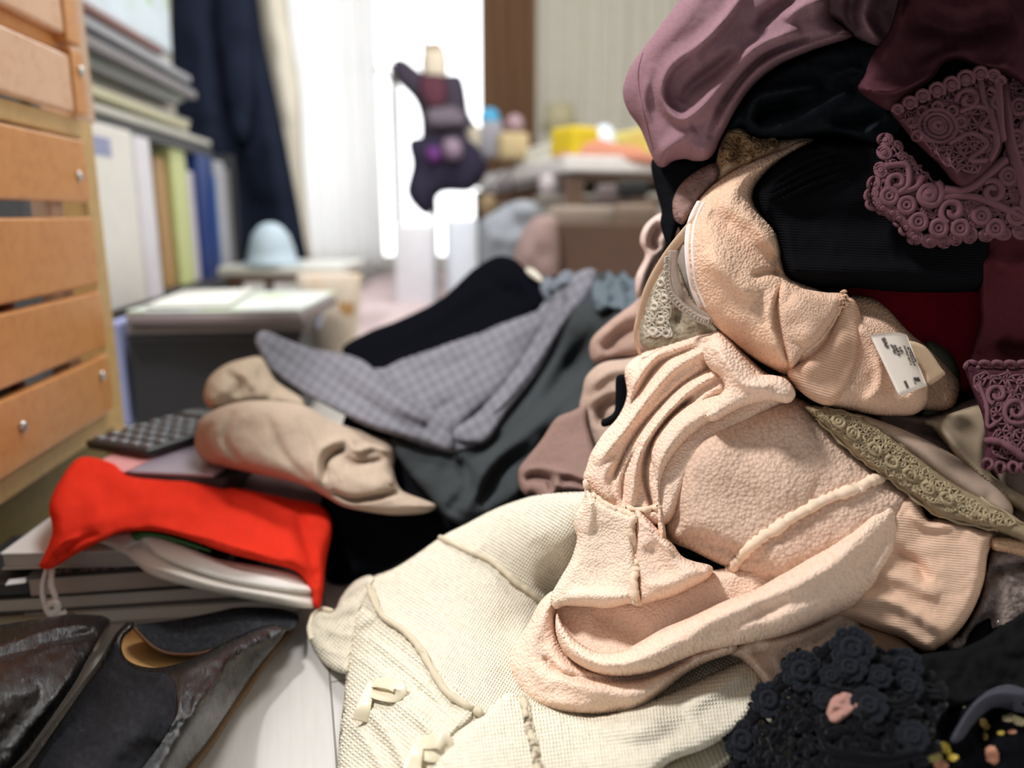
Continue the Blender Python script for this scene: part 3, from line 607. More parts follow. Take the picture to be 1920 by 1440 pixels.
# ================================================================ MIDDLE LEFT: low tray table, dome, basket, bin with magazines
q0 = at(545, 503, 2.0)
wt = thing('side_table', (q0[0], q0[1], 0), 'small white topped side table behind the magazines, holding a pale blue dome', 'table')
b_ = MB(); b_.box((q0[0], q0[1]+.06, q0[2]), (.30, .34, .022), 0, .006); obj('tabletop', b_, mat('white_top', (214, 214, 208), rough=.5), wt, False)
b_ = MB(); b_.box((q0[0], q0[1]+.06, q0[2]-.02), (.27, .31, .016), 0, .003); obj('rim', b_, mat('brown_rim', (120, 88, 74)), wt, False)
for x in (-.12, .12):
    for y in (-.08, .2): obj('leg', MB().tube([(q0[0]+x, q0[1]+y, 0), (q0[0]+x, q0[1]+y, q0[2]-.027)], .012, 8), mat('brown_rim', (120, 88, 74)), wt)
q = at(510, 480, 1.95); ztp = q0[2]+.0115
b_ = MB(); b_.lathe((q[0], q[1], ztp), [(.001, 0), (.075, 0), (.076, .006), (.06, .012), (.056, .04), (.045, .075), (.028, .096), (.012, .104), (.001, .105)], 28)
tag(obj('dome_cover', b_, mat('pale_blue_cloth', (186, 205, 220), rough=.6)), 'pale blue dome shaped cover with flat brim on the white side table', 'cover')
q = at(622, 600, 1.55); bz = q[2]
b_ = MB(); b_.lathe((q[0], q[1], .0), [(.001, 0), (.040, 0), (.046, .06), (.056, .14), (.064, .215), (.060, .217), (.05, .13), (.04, .02), (.001, .02)], 20, .8)
tag(obj('paper_basket', b_, mat('basket_print', (206, 192, 176), 'print', .7, rgb2=(176, 128, 70), k=2)), 'beige patterned paper basket right of the magazine stack', 'basket')
b_ = MB(); q2 = at(588, 588, 1.5); b_.ball((q2[0], q2[1]-.03, q2[2]), .025, 8, (1, .6, 1.3)); tag(obj('blue_sachet', b_, mat('lilac_blue', (178, 186, 214), rough=.5)), 'pale lilac blue sachet against the side of the paper basket', 'sachet')
s_ = Sheet([(650, 560), (720, 510), (800, 500), (860, 520), (840, 560), (740, 620), (690, 650), (650, 640)], lambda U, V: np.vectorize(lambda a, b: dz(a, b, .03))(U, V), t=.02, w=30, back=.004, step=12, wr=(.01, 40))
cloth('pink_rug', [s_], mat('pale_pink_rug', (226, 206, 208), 'felt'), label='pale pink cloth spread on the floor behind the black trousers', cat='cloth')
def slab(uL, uR, vL, vR, z, th, length, yawadd=0., bev=.002, mb=None):
    """slab whose top front edge runs from pixel L to pixel R at height z; returns centre and frame too"""
    A = atz(uL, vL, z); B = atz(uR, vR, z); d = B[:2]-A[:2]; wd = np.linalg.norm(d); d /= wd; n = np.array([-d[1], d[0]])
    c = (A[:2]+B[:2])/2+n*length/2; mb = mb or MB(); ya = math.atan2(d[1], d[0])
    mb.box((c[0], c[1], z-th/2), (wd, length, th), ya+yawadd, bev); return mb, c, ya, wd, d, n, A
mb, c, ya, wd, d, n, A = slab(238, 560, 628, 622, .150, .15, .26)
bn = thing('storage_bin', (c[0], c[1], 0), 'black storage bin on the floor under the stacked magazines', 'bin')
obj('body', mb, mat('black_plastic', (26, 27, 32), rough=.5), bn, False)
mb, *_ = slab(234, 566, 628, 622, .1525, .010, .27); obj('rim', mb, mat('black_plastic', (26, 27, 32)), bn, False)
mb, *_ = slab(236, 575, 612, 606, .166, .0125, .26, 0, .004); obj('album', mb, mat('taupe_cover', (112, 102, 100), rough=.5), label='taupe grey album lying directly on the black bin', cat='album')
mb, *_ = slab(232, 562, 590, 590, .184, .016, .26, .02, .004); obj('album', mb, mat('mauve_cover', (122, 110, 110), rough=.5), label='mauve grey album under the colourful magazine', cat='album')
mb, *_ = slab(238, 566, 582, 580, .1905, .006, .30, -.02, .002); obj('magazine', mb, mat('green_print', (196, 202, 198), 'print', .5, rgb2=(150, 178, 70), k=1.2), label='white magazine with green print on top of the black bin stack', cat='magazine')
mb, *_ = slab(262, 420, 572, 570, .1975, .006, .26, .06, .002); obj('magazine', mb, mat('white_page', (206, 206, 200), rough=.6), label='open white magazine page at the left on the topmost stack', cat='magazine')
b_ = MB(); q = at(222, 620, 1.2); b_.box((q[0]-.012, q[1]+.06, .085), (.022, .12, .17), .1, .006); tag(obj('blue_folder', b_, mat('periwinkle', (150, 158, 200), rough=.6), smooth=False), 'periwinkle blue folder standing between the crate and the black bin', 'folder')
# ================================================================ FOREGROUND LEFT: calculator, books, red bag, slippers
def FZ(z):      # distance at which the pixel ray meets height z (number or function of pixel)
    def f(U, V):
        rz = CF[2]-(np.asarray(V, float)-720)/F*CU[2]; zz = z(U, V) if callable(z) else z
        return (zz-H)/np.minimum(rz, -.03)
    return f
# ---- books under the bag (bottom to top)
def book(uL, uR, vL, vR, z, th, length, rgb, lab, cover=None, yawadd=0., name='book', front=None):
    mb, c, ya, wd, d, n, A = slab(uL, uR, vL, vR, z-.0008, th-.0016, length-.002, yawadd, .001)
    t_ = thing(name, (c[0], c[1], z-th), lab, name, 'books and magazines stacked under the red bag')
    obj('pages', mb, mat('pages_%d' % rgb[0], rgb, rough=.8), t_, False)
    cc = mat('cover_%d_%d' % (cover or rgb)[:2], cover or rgb, rough=.4)
    for zz in (z, z-th+.0008):
        b_ = MB(); b_.box((c[0], c[1], zz-.0004), (wd+.002, length+.002, .0008), ya+yawadd, .0003); obj('cover', b_, cc, t_, False)
    return t_, c, ya, wd, d, n, A
book(50, 560, 1152, 1122, .0135, .013, .17, (216, 208, 200), 'grey paperback lying on the floor at the bottom of the stack under the red bag', (176, 170, 164))
book(-60, 470, 1128, 1095, .027, .013, .17, (190, 182, 176), 'grey magazine second from the bottom of the stack under the red bag', (84, 82, 82), 0., 'magazine')
t_, c, ya, wd, d, n, A = book(52, 420, 1085, 1060, .0455, .0175, .16, (170, 156, 148), 'thick grey paged book with black cover and pale lettering third in the stack', (40, 40, 44))
# pale lettering along the front edge of the black cover
b_ = MB(); e = np.array([0, 0, .0006])
for k, x in enumerate((.020, .028, .040, .048, .056, .066)):
    p = np.array([A[0]+d[0]*x+n[0]*.006, A[1]+d[1]*x+n[1]*.006, .0462]); b_.box(p, (.0052, .0014, .0004), ya)
    p2 = p+np.array([d[0]*(-.002 if k % 2 else .002), d[1]*.0, 0])+np.array([n[0]*.0022, n[1]*.0022, 0]); b_.box(p2, (.0014, .0048, .0004), ya)
obj('cover_lettering', b_, mat('letter_pale', (176, 160, 156)), t_, False)
book(4, 345, 1038, 1030, .060, .014, .17, (196, 188, 182), 'white covered book on top of the stack beneath the red bag', (236, 236, 234))
book(-90, 52, 1100, 1092, .040, .0125, .10, (70, 72, 76), 'black notebook at the left edge of the photo beside the book stack', (44, 46, 50), 0., 'notebook')
b_ = MB(); p = atz(32, 1090, .0412); b_.box(p, (.014, .010, .001), .3, .0003); tag(obj('paper_scrap', b_, mat('white_scrap', (235, 236, 238)), smooth=False), 'small white paper scrap on the black notebook', 'paper')
b_ = MB(); p = atz(15, 1165, .008); b_.box((p[0], p[1]+.03, .006), (.10, .07, .012), .05, .002); tag(obj('beige_pad', b_, mat('beige_pad', (170, 160, 140)), smooth=False), 'beige pad on the floor at the left edge below the black notebook', 'pad')
# ---- support under the calculator: notebooks and box
mb, c, ya, wd, d, n, A = slab(150, 400, 880, 890, .0945, .004, .22)
obj('clear_folder', mb, mat('lilac_plastic', (172, 162, 178), rough=.3), smooth=False, label='lilac grey clear folder beneath the black calculator', cat='folder')
mb, *_ = slab(151, 236, 879, 884, .0958, .0010, .07)
obj('pink_sheet', mb, mat('pink_paper', (238, 168, 170), rough=.5), smooth=False, label='pink paper sheet at the left corner of the lilac folder', cat='paper')
mb, c, ya, wd, d, n, A = slab(215, 420, 893, 903, .0900, .089, .20)
obj('shoe_box', mb, mat('dark_box', (50, 44, 46), rough=.8), smooth=False, label='dark shoe box on the floor supporting the lilac folder and calculator', cat='box')
# ---- calculator
zc = .105
cA, cB, cC = atz(158, 826, zc), atz(275, 846, zc), atz(384, 768, zc)
cd = (cB-cA)[:2]; cw = np.linalg.norm(cd); cd = cd/cw; cn_ = np.array([-cd[1], cd[0]]); cy = math.atan2(cd[1], cd[0]); clen = .150
cc_ = (cA+cB)[:2]/2+cn_*clen/2
cal = thing('calculator', (cc_[0], cc_[1], zc-.009), 'black desk calculator with round glossy keys lying on the lilac folder', 'calculator')
b_ = MB(); b_.box((cc_[0], cc_[1], zc-.0035), (cw, clen, .008), cy, .003); obj('body', b_, mat('calc_black', (46, 48, 52), rough=.4), cal)
p = cc_+cn_*clen*.36; b_ = MB(); b_.box((p[0], p[1], zc+.001), (cw*.86, clen*.18, .005), cy, .002); obj('display', b_, mat('calc_display', (84, 90, 94), rough=.2), cal)
M_key = mat('calc_key', (120, 125, 132), rough=.15)
for i in range(5):
    for j in range(6):
        p = cA[:2]+cd*cw*(.12+.19*i)+cn_*clen*(.07+.115*j); b_ = MB()
        b_.box((p[0], p[1], zc+.0005), (cw*.13, clen*.075, .006), cy, .0028); obj('key', b_, M_key, cal)
b_ = MB(); b_.box((cc_[0], cc_[1], zc-.0082), (cw*.97, clen*.98, .002), cy, .001); obj('base', b_, mat('calc_base', (92, 34, 40), rough=.5), cal, False)
# ---- brown grey garment with laces lying between bag and calculator
BG = rbf([(100, 950, .72), (240, 880, .745), (420, 900, .75), (620, 940, .74), (620, 1000, .68), (350, 1000, .66), (100, 1050, .64), (590, 1130, .645), (200, 930, .71)])
s_ = Sheet([(236, 880, 1), (300, 868), (340, 860), (400, 856), (460, 870), (560, 895), (625, 925), (630, 965), (520, 960), (420, 935), (330, 925), (262, 912)],
           lambda U, V: BG(U, V)+.012, t=.012, w=26, back=.03, step=6, wr=(.006, 30), seed=8, folds=[([(300, 880), (400, 900), (520, 930)], 9, -.006), ([(345, 900), (360, 880), (400, 895)], 5, .006)])
gb_ = thing('brown_garment', CC+.74*ray(430, 930), 'brown grey crumpled garment with dark laces between red bag and calculator', 'garment')
cloth('body', [s_], mat('brown_grey_cloth', (112, 88, 86), 'felt'), gb_)
seam('lace', s_, [(430, 870), (412, 885), (405, 900), (415, 915)], .0022, mat('black_cord', (24, 20, 22)), gb_)
seam('lace', s_, [(300, 885), (285, 895), (292, 903), (318, 900), (350, 906)], .0018, mat('black_cord', (24, 20, 22)), gb_)
# ---- red drawstring bag with a white padded slipper
rb = thing('drawstring_bag', CC+.66*ray(340, 1130)*np.array([1, 1, 1]), 'bright red drawstring bag with white cord lying on the book stack', 'bag')
M_red = mat('red_nylon', (240, 60, 42), 'weave', .6)
RB = rbf([(90, 1040, .615), (140, 1030, .61), (250, 985, .625), (350, 1000, .62), (500, 1050, .625), (600, 1110, .63), (120, 900, .69), (200, 860, .74), (400, 900, .735), (560, 930, .73), (615, 980, .69)])
s1 = Sheet([(72, 1062, 1), (98, 1000), (92, 950), (110, 905), (150, 858), (210, 868), (240, 892), (300, 900), (380, 905), (470, 920), (540, 935), (595, 945), (618, 968), (622, 1000),
            (612, 1050), (606, 1110), (600, 1138), (588, 1138), (582, 1108), (560, 1075), (520, 1060), (430, 1038), (350, 1010), (290, 996), (230, 998), (190, 1015), (150, 1035), (112, 1058), (90, 1068)],
           RB, t=.012, w=22, back=.02, step=4, wr=(.004, 60), seed=9,
           folds=[([(100, 1040), (150, 990), (240, 960), (330, 955)], 14, .005), ([(90, 1050), (115, 1020), (150, 1005)], 6, .005), ([(120, 1050), (140, 1020), (185, 1000)], 5, -.004),
                  ([(240, 930), (400, 965), (520, 1010), (585, 1080)], 20, .007), ([(560, 950), (570, 1010), (596, 1100)], 12, -.008), ([(150, 900), (180, 950), (170, 1000)], 16, .003),
                  ([(270, 985), (400, 1012), (540, 1058)], 5, .003), ([(100, 1055), (130, 1030)], 4, -.003), ([(380, 940), (500, 960), (600, 1000)], 12, -.004)])
cloth('bag_body', [s1], M_red, rb)
M_cord = mat('white_cord', (226, 220, 218), 'felt')
kn = at(98, 1148, .60)
for pts in ([(88, 1066, .612), (80, 1100, .607), (84, 1130, .603), (98, 1142, .60)], [(98, 1064, .612), (96, 1095, .605), (104, 1122, .602), (100, 1142, .60)]):
    obj('cord', MB().tube(cord3([at(*p) for p in pts]), .0021, 8), M_cord, rb)
b_ = MB(); b_.tube(cord3([at(92, 1146, .60), at(88, 1136, .597), at(104, 1130, .595), at(108, 1142, .596), at(96, 1150, .595), at(90, 1142, .597)]), .0028, 8); obj('knot', b_, M_cord, rb)
for pts in ([(102, 1146, .597), (112, 1150, .597), (122, 1148, .60)], [(98, 1148, .597), (108, 1158, .598), (118, 1162, .60)], [(94, 1148, .597), (102, 1162, .597), (110, 1168, .60)]):
    obj('cord_end', MB().tube(cord3([at(*p) for p in pts]), [.0021]*16+[.0030], 8), M_cord, rb)
ws = thing('white_slipper', atz(420, 1130, 0), 'white padded slipper with green trim poking out under the red bag', 'slipper')
M_ws = mat('white_foam', (232, 226, 218), rough=.6)
WS = rbf([(200, 1000, .645), (280, 1005, .64), (400, 1060, .622), (500, 1085, .624), (590, 1115, .63), (350, 1090, .602), (450, 1120, .606), (570, 1140, .616)])
s2 = Sheet([(180, 1012), (230, 995), (285, 1000), (330, 1015), (400, 1045), (480, 1060), (560, 1078), (585, 1100), (592, 1125), (585, 1141), (540, 1137), (480, 1127), (420, 1115), (370, 1104), (320, 1092), (282, 1078), (255, 1058), (235, 1040), (205, 1025)],
           WS, t=.006, w=10, back=.02, step=3.5, folds=[([(236, 1030), (262, 1020), (290, 1040), (310, 1050), (380, 1076), (470, 1090), (590, 1114)], 2.5, -.004, 'c', .05),
                                                       ([(240, 1050), (300, 1066), (400, 1098), (500, 1116), (590, 1134)], 8, .004)])
cloth('sole', [s2], M_ws, ws)
s3 = Sheet([(262, 1010), (275, 1002), (300, 1006), (350, 1024), (400, 1046), (450, 1066), (520, 1082), (580, 1098), (585, 1112), (540, 1110), (460, 1098), (390, 1080), (320, 1055), (292, 1040), (278, 1022)],
           lambda U, V: WS(U, V)-.006, t=.006, w=9, back=.008, step=3.5); cloth('insole', [s3], mat('white_insole', (244, 240, 234), rough=.6), ws)
s4 = Sheet([(244, 1000), (268, 994), (320, 1003), (390, 1028), (396, 1036), (330, 1016), (290, 1006), (268, 1006), (256, 1014)], lambda U, V: WS(U, V)-.013, t=.003, w=5, back=.004, step=3)
cloth('trim', [s4], mat('green_trim', (52, 120, 62), rough=.5), ws, label='green trim')
# ---- black slippers
M_lea = mat('glossy_black_leather', (8, 8, 10), 'leather', .24, spec=.5); M_sue = mat('worn_black_suede', (23, 23, 28), 'suede', .85); M_tan = mat('tan_insole', (222, 170, 104), 'plain', .6)
M_lea.node_tree.nodes['Principled BSDF'].inputs['Coat Weight'].default_value = .0
M_lea.node_tree.nodes['Principled BSDF'].inputs['Coat Roughness'].default_value = .25
def zs(pts, c=60.): f = rbf(pts, c); return FZ(lambda U, V: np.maximum(f(U, V), .001))
sl = thing('slipper', atz(330, 1290), 'black leather slipper with tan insole showing at its opening', 'slipper', 'pair of black leather slippers')
Z2 = zs([(545, 1180, .030), (400, 1225, .045), (300, 1255, .045), (240, 1170, .040), (180, 1250, .03), (120, 1340, .03), (60, 1440, .03), (250, 1350, .062), (350, 1300, .06), (180, 1460, .065), (470, 1270, .02), (400, 1400, .02), (340, 1480, .02)])
vamp = Sheet([(238, 1166, 1), (252, 1168), (246, 1182), (232, 1195), (228, 1215), (236, 1234), (255, 1246), (290, 1252), (335, 1244), (380, 1226), (430, 1200), (480, 1178), (510, 1172), (535, 1176), (532, 1190), (505, 1225), (470, 1270),
              (430, 1330), (385, 1395), (340, 1450), (315, 1500, 1), (-10, 1500, 1), (40, 1440), (90, 1370), (140, 1300), (185, 1240), (215, 1190)],
             Z2, t=.010, w=24, back=.012, step=4, wr=(.0022, 30), seed=12,
             folds=[([(500, 1185), (430, 1240), (380, 1320), (330, 1400), (290, 1490)], 24, .010, 'r', .12), ([(300, 1290), (310, 1340), (280, 1400), (200, 1460)], 26, -.007), ([(250, 1262), (330, 1262), (420, 1222)], 14, .004),
                    ([(395, 1262), (360, 1300), (352, 1340)], 7, -.003), ([(330, 1280), (335, 1330), (310, 1380)], 6, .003), ([(210, 1260), (150, 1350), (80, 1450)], 18, .005)])
cloth('vamp', [vamp], M_lea, sl)
# the worn suede area of the upper is its own panel
suede = Sheet([(218, 1200), (228, 1232), (255, 1256), (310, 1262), (330, 1290), (325, 1350), (290, 1410), (240, 1470), (200, 1500, 1), (5, 1500, 1), (55, 1436), (104, 1366), (152, 1298), (196, 1240)],
              lambda U, V: vamp.front(U, V)-.0002, t=.0012, w=26, back=.002, step=5)
cloth('suede_panel', [suede], M_sue, sl, label='dull worn suede panel')
hb = Sheet([(246, 1176), (262, 1170), (300, 1166), (340, 1160), (400, 1148), (450, 1138), (520, 1140), (556, 1150), (560, 1164), (548, 1182), (500, 1190), (430, 1210), (370, 1228), (310, 1228), (280, 1210), (262, 1192)],
           zs([(260, 1180, .026), (400, 1150, .022), (550, 1155, .014), (320, 1222, .020), (450, 1200, .028), (540, 1180, .024)]), t=.004, w=14, back=.004, step=4, wr=(.001, 30), seed=3,
           folds=[([(280, 1200), (340, 1195), (450, 1165), (530, 1160)], 18, -.003)])
cloth('folded_heel', [hb], mat('heel_suede', (36, 38, 43), 'suede'), sl)
ins = Sheet([(250, 1174), (228, 1200), (226, 1230), (260, 1260), (330, 1262), (400, 1240), (420, 1218), (370, 1214), (320, 1218), (290, 1206), (268, 1184)], zs([(250, 1190, .012), (400, 1230, .014), (300, 1250, .012)]), t=.002, w=8, back=.003, step=4)
cloth('insole', [ins], M_tan, sl, label='tan leather insole')
seam('edge_stitch', hb, [(252, 1178), (268, 1196), (288, 1214), (320, 1226), (372, 1226), (420, 1212)], .0011, mat('brown_edge', (110, 70, 40)), sl)
so = Sheet([(556, 1158), (552, 1185), (515, 1225), (475, 1285), (430, 1350), (395, 1405), (350, 1460), (330, 1500, 1), (230, 1500, 1), (380, 1360), (500, 1200)], FZ(.005), t=.004, w=9, back=.001, step=5)
cloth('sole', [so], mat('tan_sole', (120, 96, 70), rough=.6), sl)
sl2 = thing('slipper', atz(60, 1330), 'black glossy leather slipper at the left edge, cut by the frame', 'slipper', 'pair of black leather slippers')
Z1 = zs([(200, 1165, .035), (0, 1180, .055), (100, 1180, .05), (160, 1260, .05), (50, 1300, .065), (80, 1380, .04), (-40, 1300, .075), (0, 1450, .05)])
v1 = Sheet([(-60, 1185), (0, 1172), (60, 1162), (130, 1152), (190, 1154), (206, 1162), (204, 1172), (186, 1200), (165, 1235), (140, 1280), (110, 1325), (75, 1375), (45, 1415), (10, 1450), (-60, 1480)],
           Z1, t=.012, w=20, back=.02, step=4, wr=(.002, 26), seed=14,
           folds=[([(-40, 1225), (30, 1200), (100, 1178), (180, 1170)], 8, .005, 'r', .1), ([(-40, 1240), (40, 1222), (110, 1200), (180, 1186)], 7, -.006, 'r', .1), ([(60, 1230), (110, 1210), (160, 1205)], 4, .002),
                  ([(50, 1216), (100, 1204)], 3, .002), ([(150, 1235), (120, 1290), (70, 1350), (10, 1420)], 16, .006)])
cloth('vamp', [v1], M_lea, sl2)
so = Sheet([(206, 1166), (200, 1190), (172, 1240), (148, 1285), (118, 1330), (80, 1385), (40, 1430), (-60, 1490), (-60, 1400), (60, 1340), (170, 1200)], FZ(.006), t=.004, w=8, back=.001, step=5)
cloth('sole', [so], mat('grey_sole', (150, 144, 138), rough=.5), sl2)
# ================================================================ MIDDLE: trousers, rolls, dark heap
MD = rbf([(600, 1090, .70), (870, 1000, .66), (700, 930, .70), (480, 800, .80), (380, 830, .77), (600, 800, .79), (500, 640, .95), (700, 740, .84), (850, 830, .76), (950, 700, .86), (1010, 560, 1.0), (950, 485, 1.1), (1100, 510, 1.0),
          (1190, 530, .98), (1100, 680, .86), (1000, 870, .70), (1100, 800, .68), (820, 560, 1.08), (640, 660, 1.05), (1000, 940, .66), (1180, 620, .74)])
hp = Sheet([(600, 950), (640, 800), (690, 700), (820, 620), (900, 540), (1000, 520), (1120, 520), (1220, 560), (1240, 700), (1160, 820), (1100, 930), (980, 960), (880, 985), (810, 1020), (720, 1070), (650, 1095), (612, 1085), (606, 1020)],
           lambda U, V: MD(U, V)+.012, t=.012, w=30, back=.13, step=9, wr=(.006, 60), seed=5)
cloth('black_jacket', [hp], mat('black_cotton', (20, 20, 24), 'felt'), label='black jacket spread beneath the trousers, its edge showing above the floor', cat='jacket')
bt = Sheet([(640, 656), (690, 622), (742, 602), (800, 575), (836, 552), (870, 520), (889, 503), (930, 480), (962, 484), (985, 503), (1015, 530), (1035, 550), (1010, 600), (900, 650), (780, 700), (720, 715), (690, 690)],
           MD, t=.03, w=34, back=.06, step=7, wr=(.006, 50), seed=6, folds=[([(690, 660), (800, 610), (900, 540), (960, 530)], 16, .016), ([(900, 520), (950, 545), (985, 560)], 12, -.012), ([(962, 490), (990, 540), (1010, 590)], 9, .012)])
cloth('black_trousers', [bt], mat('black_velvet', (13, 14, 19), 'felt'), label='black velvet trousers folded behind the grey checked trousers', cat='trousers')
ch = Sheet([(1030, 545), (1060, 520), (1090, 512), (1150, 512), (1196, 530), (1215, 600), (1180, 680), (1115, 700), (1095, 770), (1045, 800), (1000, 850), (985, 900), (975, 930), (920, 965), (880, 985), (840, 975), (810, 940), (770, 895), (740, 850), (735, 820), (850, 800), (960, 760), (1030, 660)],
           MD, lift=.006, t=.022, w=34, back=.04, step=6, wr=(.006, 46), seed=7,
           folds=[([(1160, 560), (1090, 660), (1000, 780), (880, 860)], 14, -.024), ([(1110, 690), (1020, 770), (930, 850), (860, 960)], 20, .028), ([(860, 860), (880, 910), (840, 960)], 12, -.016), ([(1080, 560), (1060, 640), (1000, 740)], 18, .016), ([(1000, 840), (940, 880), (900, 950)], 10, -.014)])
cloth('charcoal_skirt', [ch], mat('charcoal_wool', (62, 66, 68), 'felt'), label='charcoal wool skirt under and beside the grey checked trousers', cat='skirt')
pl = thing('checked_trousers', CC+.86*ray(800, 840), 'grey checked trousers folded over on top of the dark heap', 'trousers')
M_pl = mat('grey_check', (122, 121, 129), 'plaid', rot=.6, k=.6)
p2 = Sheet([(600, 700), (700, 692), (760, 668), (850, 638), (930, 610), (1000, 582), (1040, 545), (1075, 515), (1105, 503), (1120, 514), (1105, 550), (1060, 625), (1010, 700), (960, 765), (926, 800), (906, 828), (848, 852), (760, 824), (650, 780)],
           MD, lift=.024, t=.014, w=22, back=.02, step=5, wr=(.003, 60), seed=8,
           folds=[([(1080, 530), (1030, 600), (980, 680), (920, 750), (850, 815)], 7, -.018, 'c', .1), ([(1090, 535), (1050, 610), (990, 700), (900, 800)], 13, .016), ([(690, 700), (740, 740), (790, 790)], 20, -.022), ([(990, 600), (900, 680), (850, 760)], 22, .014), ([(740, 700), (820, 690), (900, 665)], 12, -.014), ([(800, 780), (860, 740), (940, 640)], 12, -.010)])
p1 = Sheet([(478, 640), (488, 622), (505, 622), (545, 640), (592, 655), (640, 662), (680, 676), (705, 696), (730, 720), (780, 750), (830, 780), (850, 800), (848, 848), (780, 828), (667, 788), (555, 728), (505, 690)],
           MD, lift=.034, t=.016, w=22, back=.02, step=5, wr=(.002, 50), seed=9, folds=[([(600, 665), (660, 700), (730, 745), (800, 790)], 16, .016), ([(500, 650), (600, 720), (700, 770), (830, 815)], 12, -.010), ([(620, 675), (640, 720), (720, 770)], 9, -.010)])
p3 = Sheet([(850, 805), (900, 770), (960, 700), (1010, 620), (1030, 580), (1060, 560), (1050, 620), (1010, 695), (955, 768), (925, 815), (905, 832), (870, 832), (850, 826)], MD, lift=.034, t=.012, w=16, back=.016, step=5)
cloth('lower_leg', [p1], M_pl, pl); cloth('upper_leg', [p2], mat('grey_check_b', (122, 121, 129), 'plaid', rot=-.5, k=.6), pl); cloth('side_flap', [p3], mat('grey_check_b', (0, 0, 0)), pl)
hbk = Sheet([(985, 503), (1000, 505), (1016, 520), (1020, 532), (1005, 526), (990, 515)], MD, lift=.03, t=.008, w=8, back=.006, step=4); cloth('waistband_hook', [hbk], mat('cream_hook', (196, 190, 176)), pl)
gl = [([(1108, 545), (1118, 524), (1132, 530), (1140, 508), (1158, 522), (1170, 508), (1184, 524), (1202, 520), (1215, 560), (1190, 590), (1150, 580), (1118, 585)], (96, 106, 114), 11)]
cloth('slate_scarf', [Sheet(gl[0][0], MD, lift=.035, t=.025, w=12, back=.03, step=4, wr=(.03, 16), seed=11, folds=[([(1135, 520), (1150, 550), (1140, 575)], 6, -.03), ([(1165, 520), (1180, 555), (1175, 580)], 6, -.03)])], mat('slate_fluff', (96, 106, 114), 'felt'), label='slate blue fluffy scarf at the far end of the charcoal skirt', cat='scarf')
cloth('slate_scarf', [Sheet([(1012, 535), (1026, 518), (1040, 524), (1056, 508), (1076, 512), (1066, 538), (1046, 548), (1035, 570), (1018, 558)], MD, lift=.02, t=.02, w=10, back=.03, step=4, wr=(.02, 12), seed=12, folds=[([(1030, 525), (1040, 545), (1030, 562)], 4, -.02)])], mat('slate_fluff2', (112, 118, 128), 'felt'), label='pale slate scarf bundle between the checked and velvet trousers', cat='scarf')
# taupe roll
tr = thing('rolled_sweater', CC+.74*ray(600, 965), 'taupe knitted sweater rolled up with open spiral end, behind the red bag', 'sweater')
M_tau = mat('taupe_knit', (182, 163, 146), 'felt', rgb2=(150, 130, 116))
r1 = Sheet([(366, 815), (376, 785), (410, 765), (460, 752), (520, 752), (575, 762), (625, 790), (690, 812), (730, 826), (742, 850), (738, 880), (752, 918), (790, 935), (818, 948), (800, 962), (740, 966), (680, 958), (640, 948), (600, 925), (560, 906), (500, 892), (440, 880), (390, 868), (368, 845)],
           lambda U, V: rbf([(366, 820, .76), (520, 800, .74), (620, 920, .68), (740, 900, .69), (800, 950, .67), (700, 820, .75)])(U, V), t=.035, w=44, back=.03, step=4, wr=(.003, 40), seed=13,
           folds=[([(400, 790), (380, 830), (400, 860)], 7, -.006), ([(440, 770), (420, 820), (450, 870)], 7, -.006), ([(500, 775), (530, 850), (580, 900)], 9, -.005), ([(560, 780), (590, 850), (610, 905)], 8, -.004),
                  ([(600, 925), (592, 880), (600, 845), (640, 825), (680, 822)], 8, .009), ([(612, 900), (612, 870), (630, 850), (650, 842)], 6, -.014), ([(655, 825), (668, 845), (700, 838), (735, 850)], 6, .012), ([(640, 850), (665, 868), (720, 862)], 6, -.012),
                  ([(640, 880), (690, 905), (740, 900)], 16, .008), ([(620, 920), (660, 938), (740, 925), (760, 915)], 6, -.014), ([(610, 935), (680, 955), (790, 952)], 8, .006)])
cloth('body', [r1], M_tau, tr)
r2 = Sheet([(615, 895), (612, 868), (628, 852), (650, 858), (668, 878), (700, 872), (728, 884), (740, 902), (735, 915), (700, 922), (660, 925), (630, 915)],
           lambda U, V: r1.base(U, V)-.018, t=.02, w=22, back=.01, step=4, wr=(.003, 20), seed=2, folds=[([(650, 875), (680, 895), (720, 892)], 5, -.004)])
cloth('inner_fold', [r2], M_tau, tr)
r3 = Sheet([(382, 735), (392, 708), (420, 685), (460, 672), (492, 668), (505, 685), (520, 715), (565, 745), (570, 765), (510, 760), (450, 758), (400, 768), (384, 755)], lambda U, V: MD(U, V)-.02, t=.035, w=34, back=.03, step=5, wr=(.008, 28), seed=3,
           folds=[([(420, 700), (450, 715), (440, 745)], 8, -.010), ([(480, 680), (490, 710), (520, 745)], 9, -.010), ([(460, 700), (475, 730)], 6, .008)])
cloth('beige_sock', [r3], mat('beige_sock', (188, 170, 150), 'felt'), label='beige balled sweater with crumpled end behind the calculator', cat='sweater')
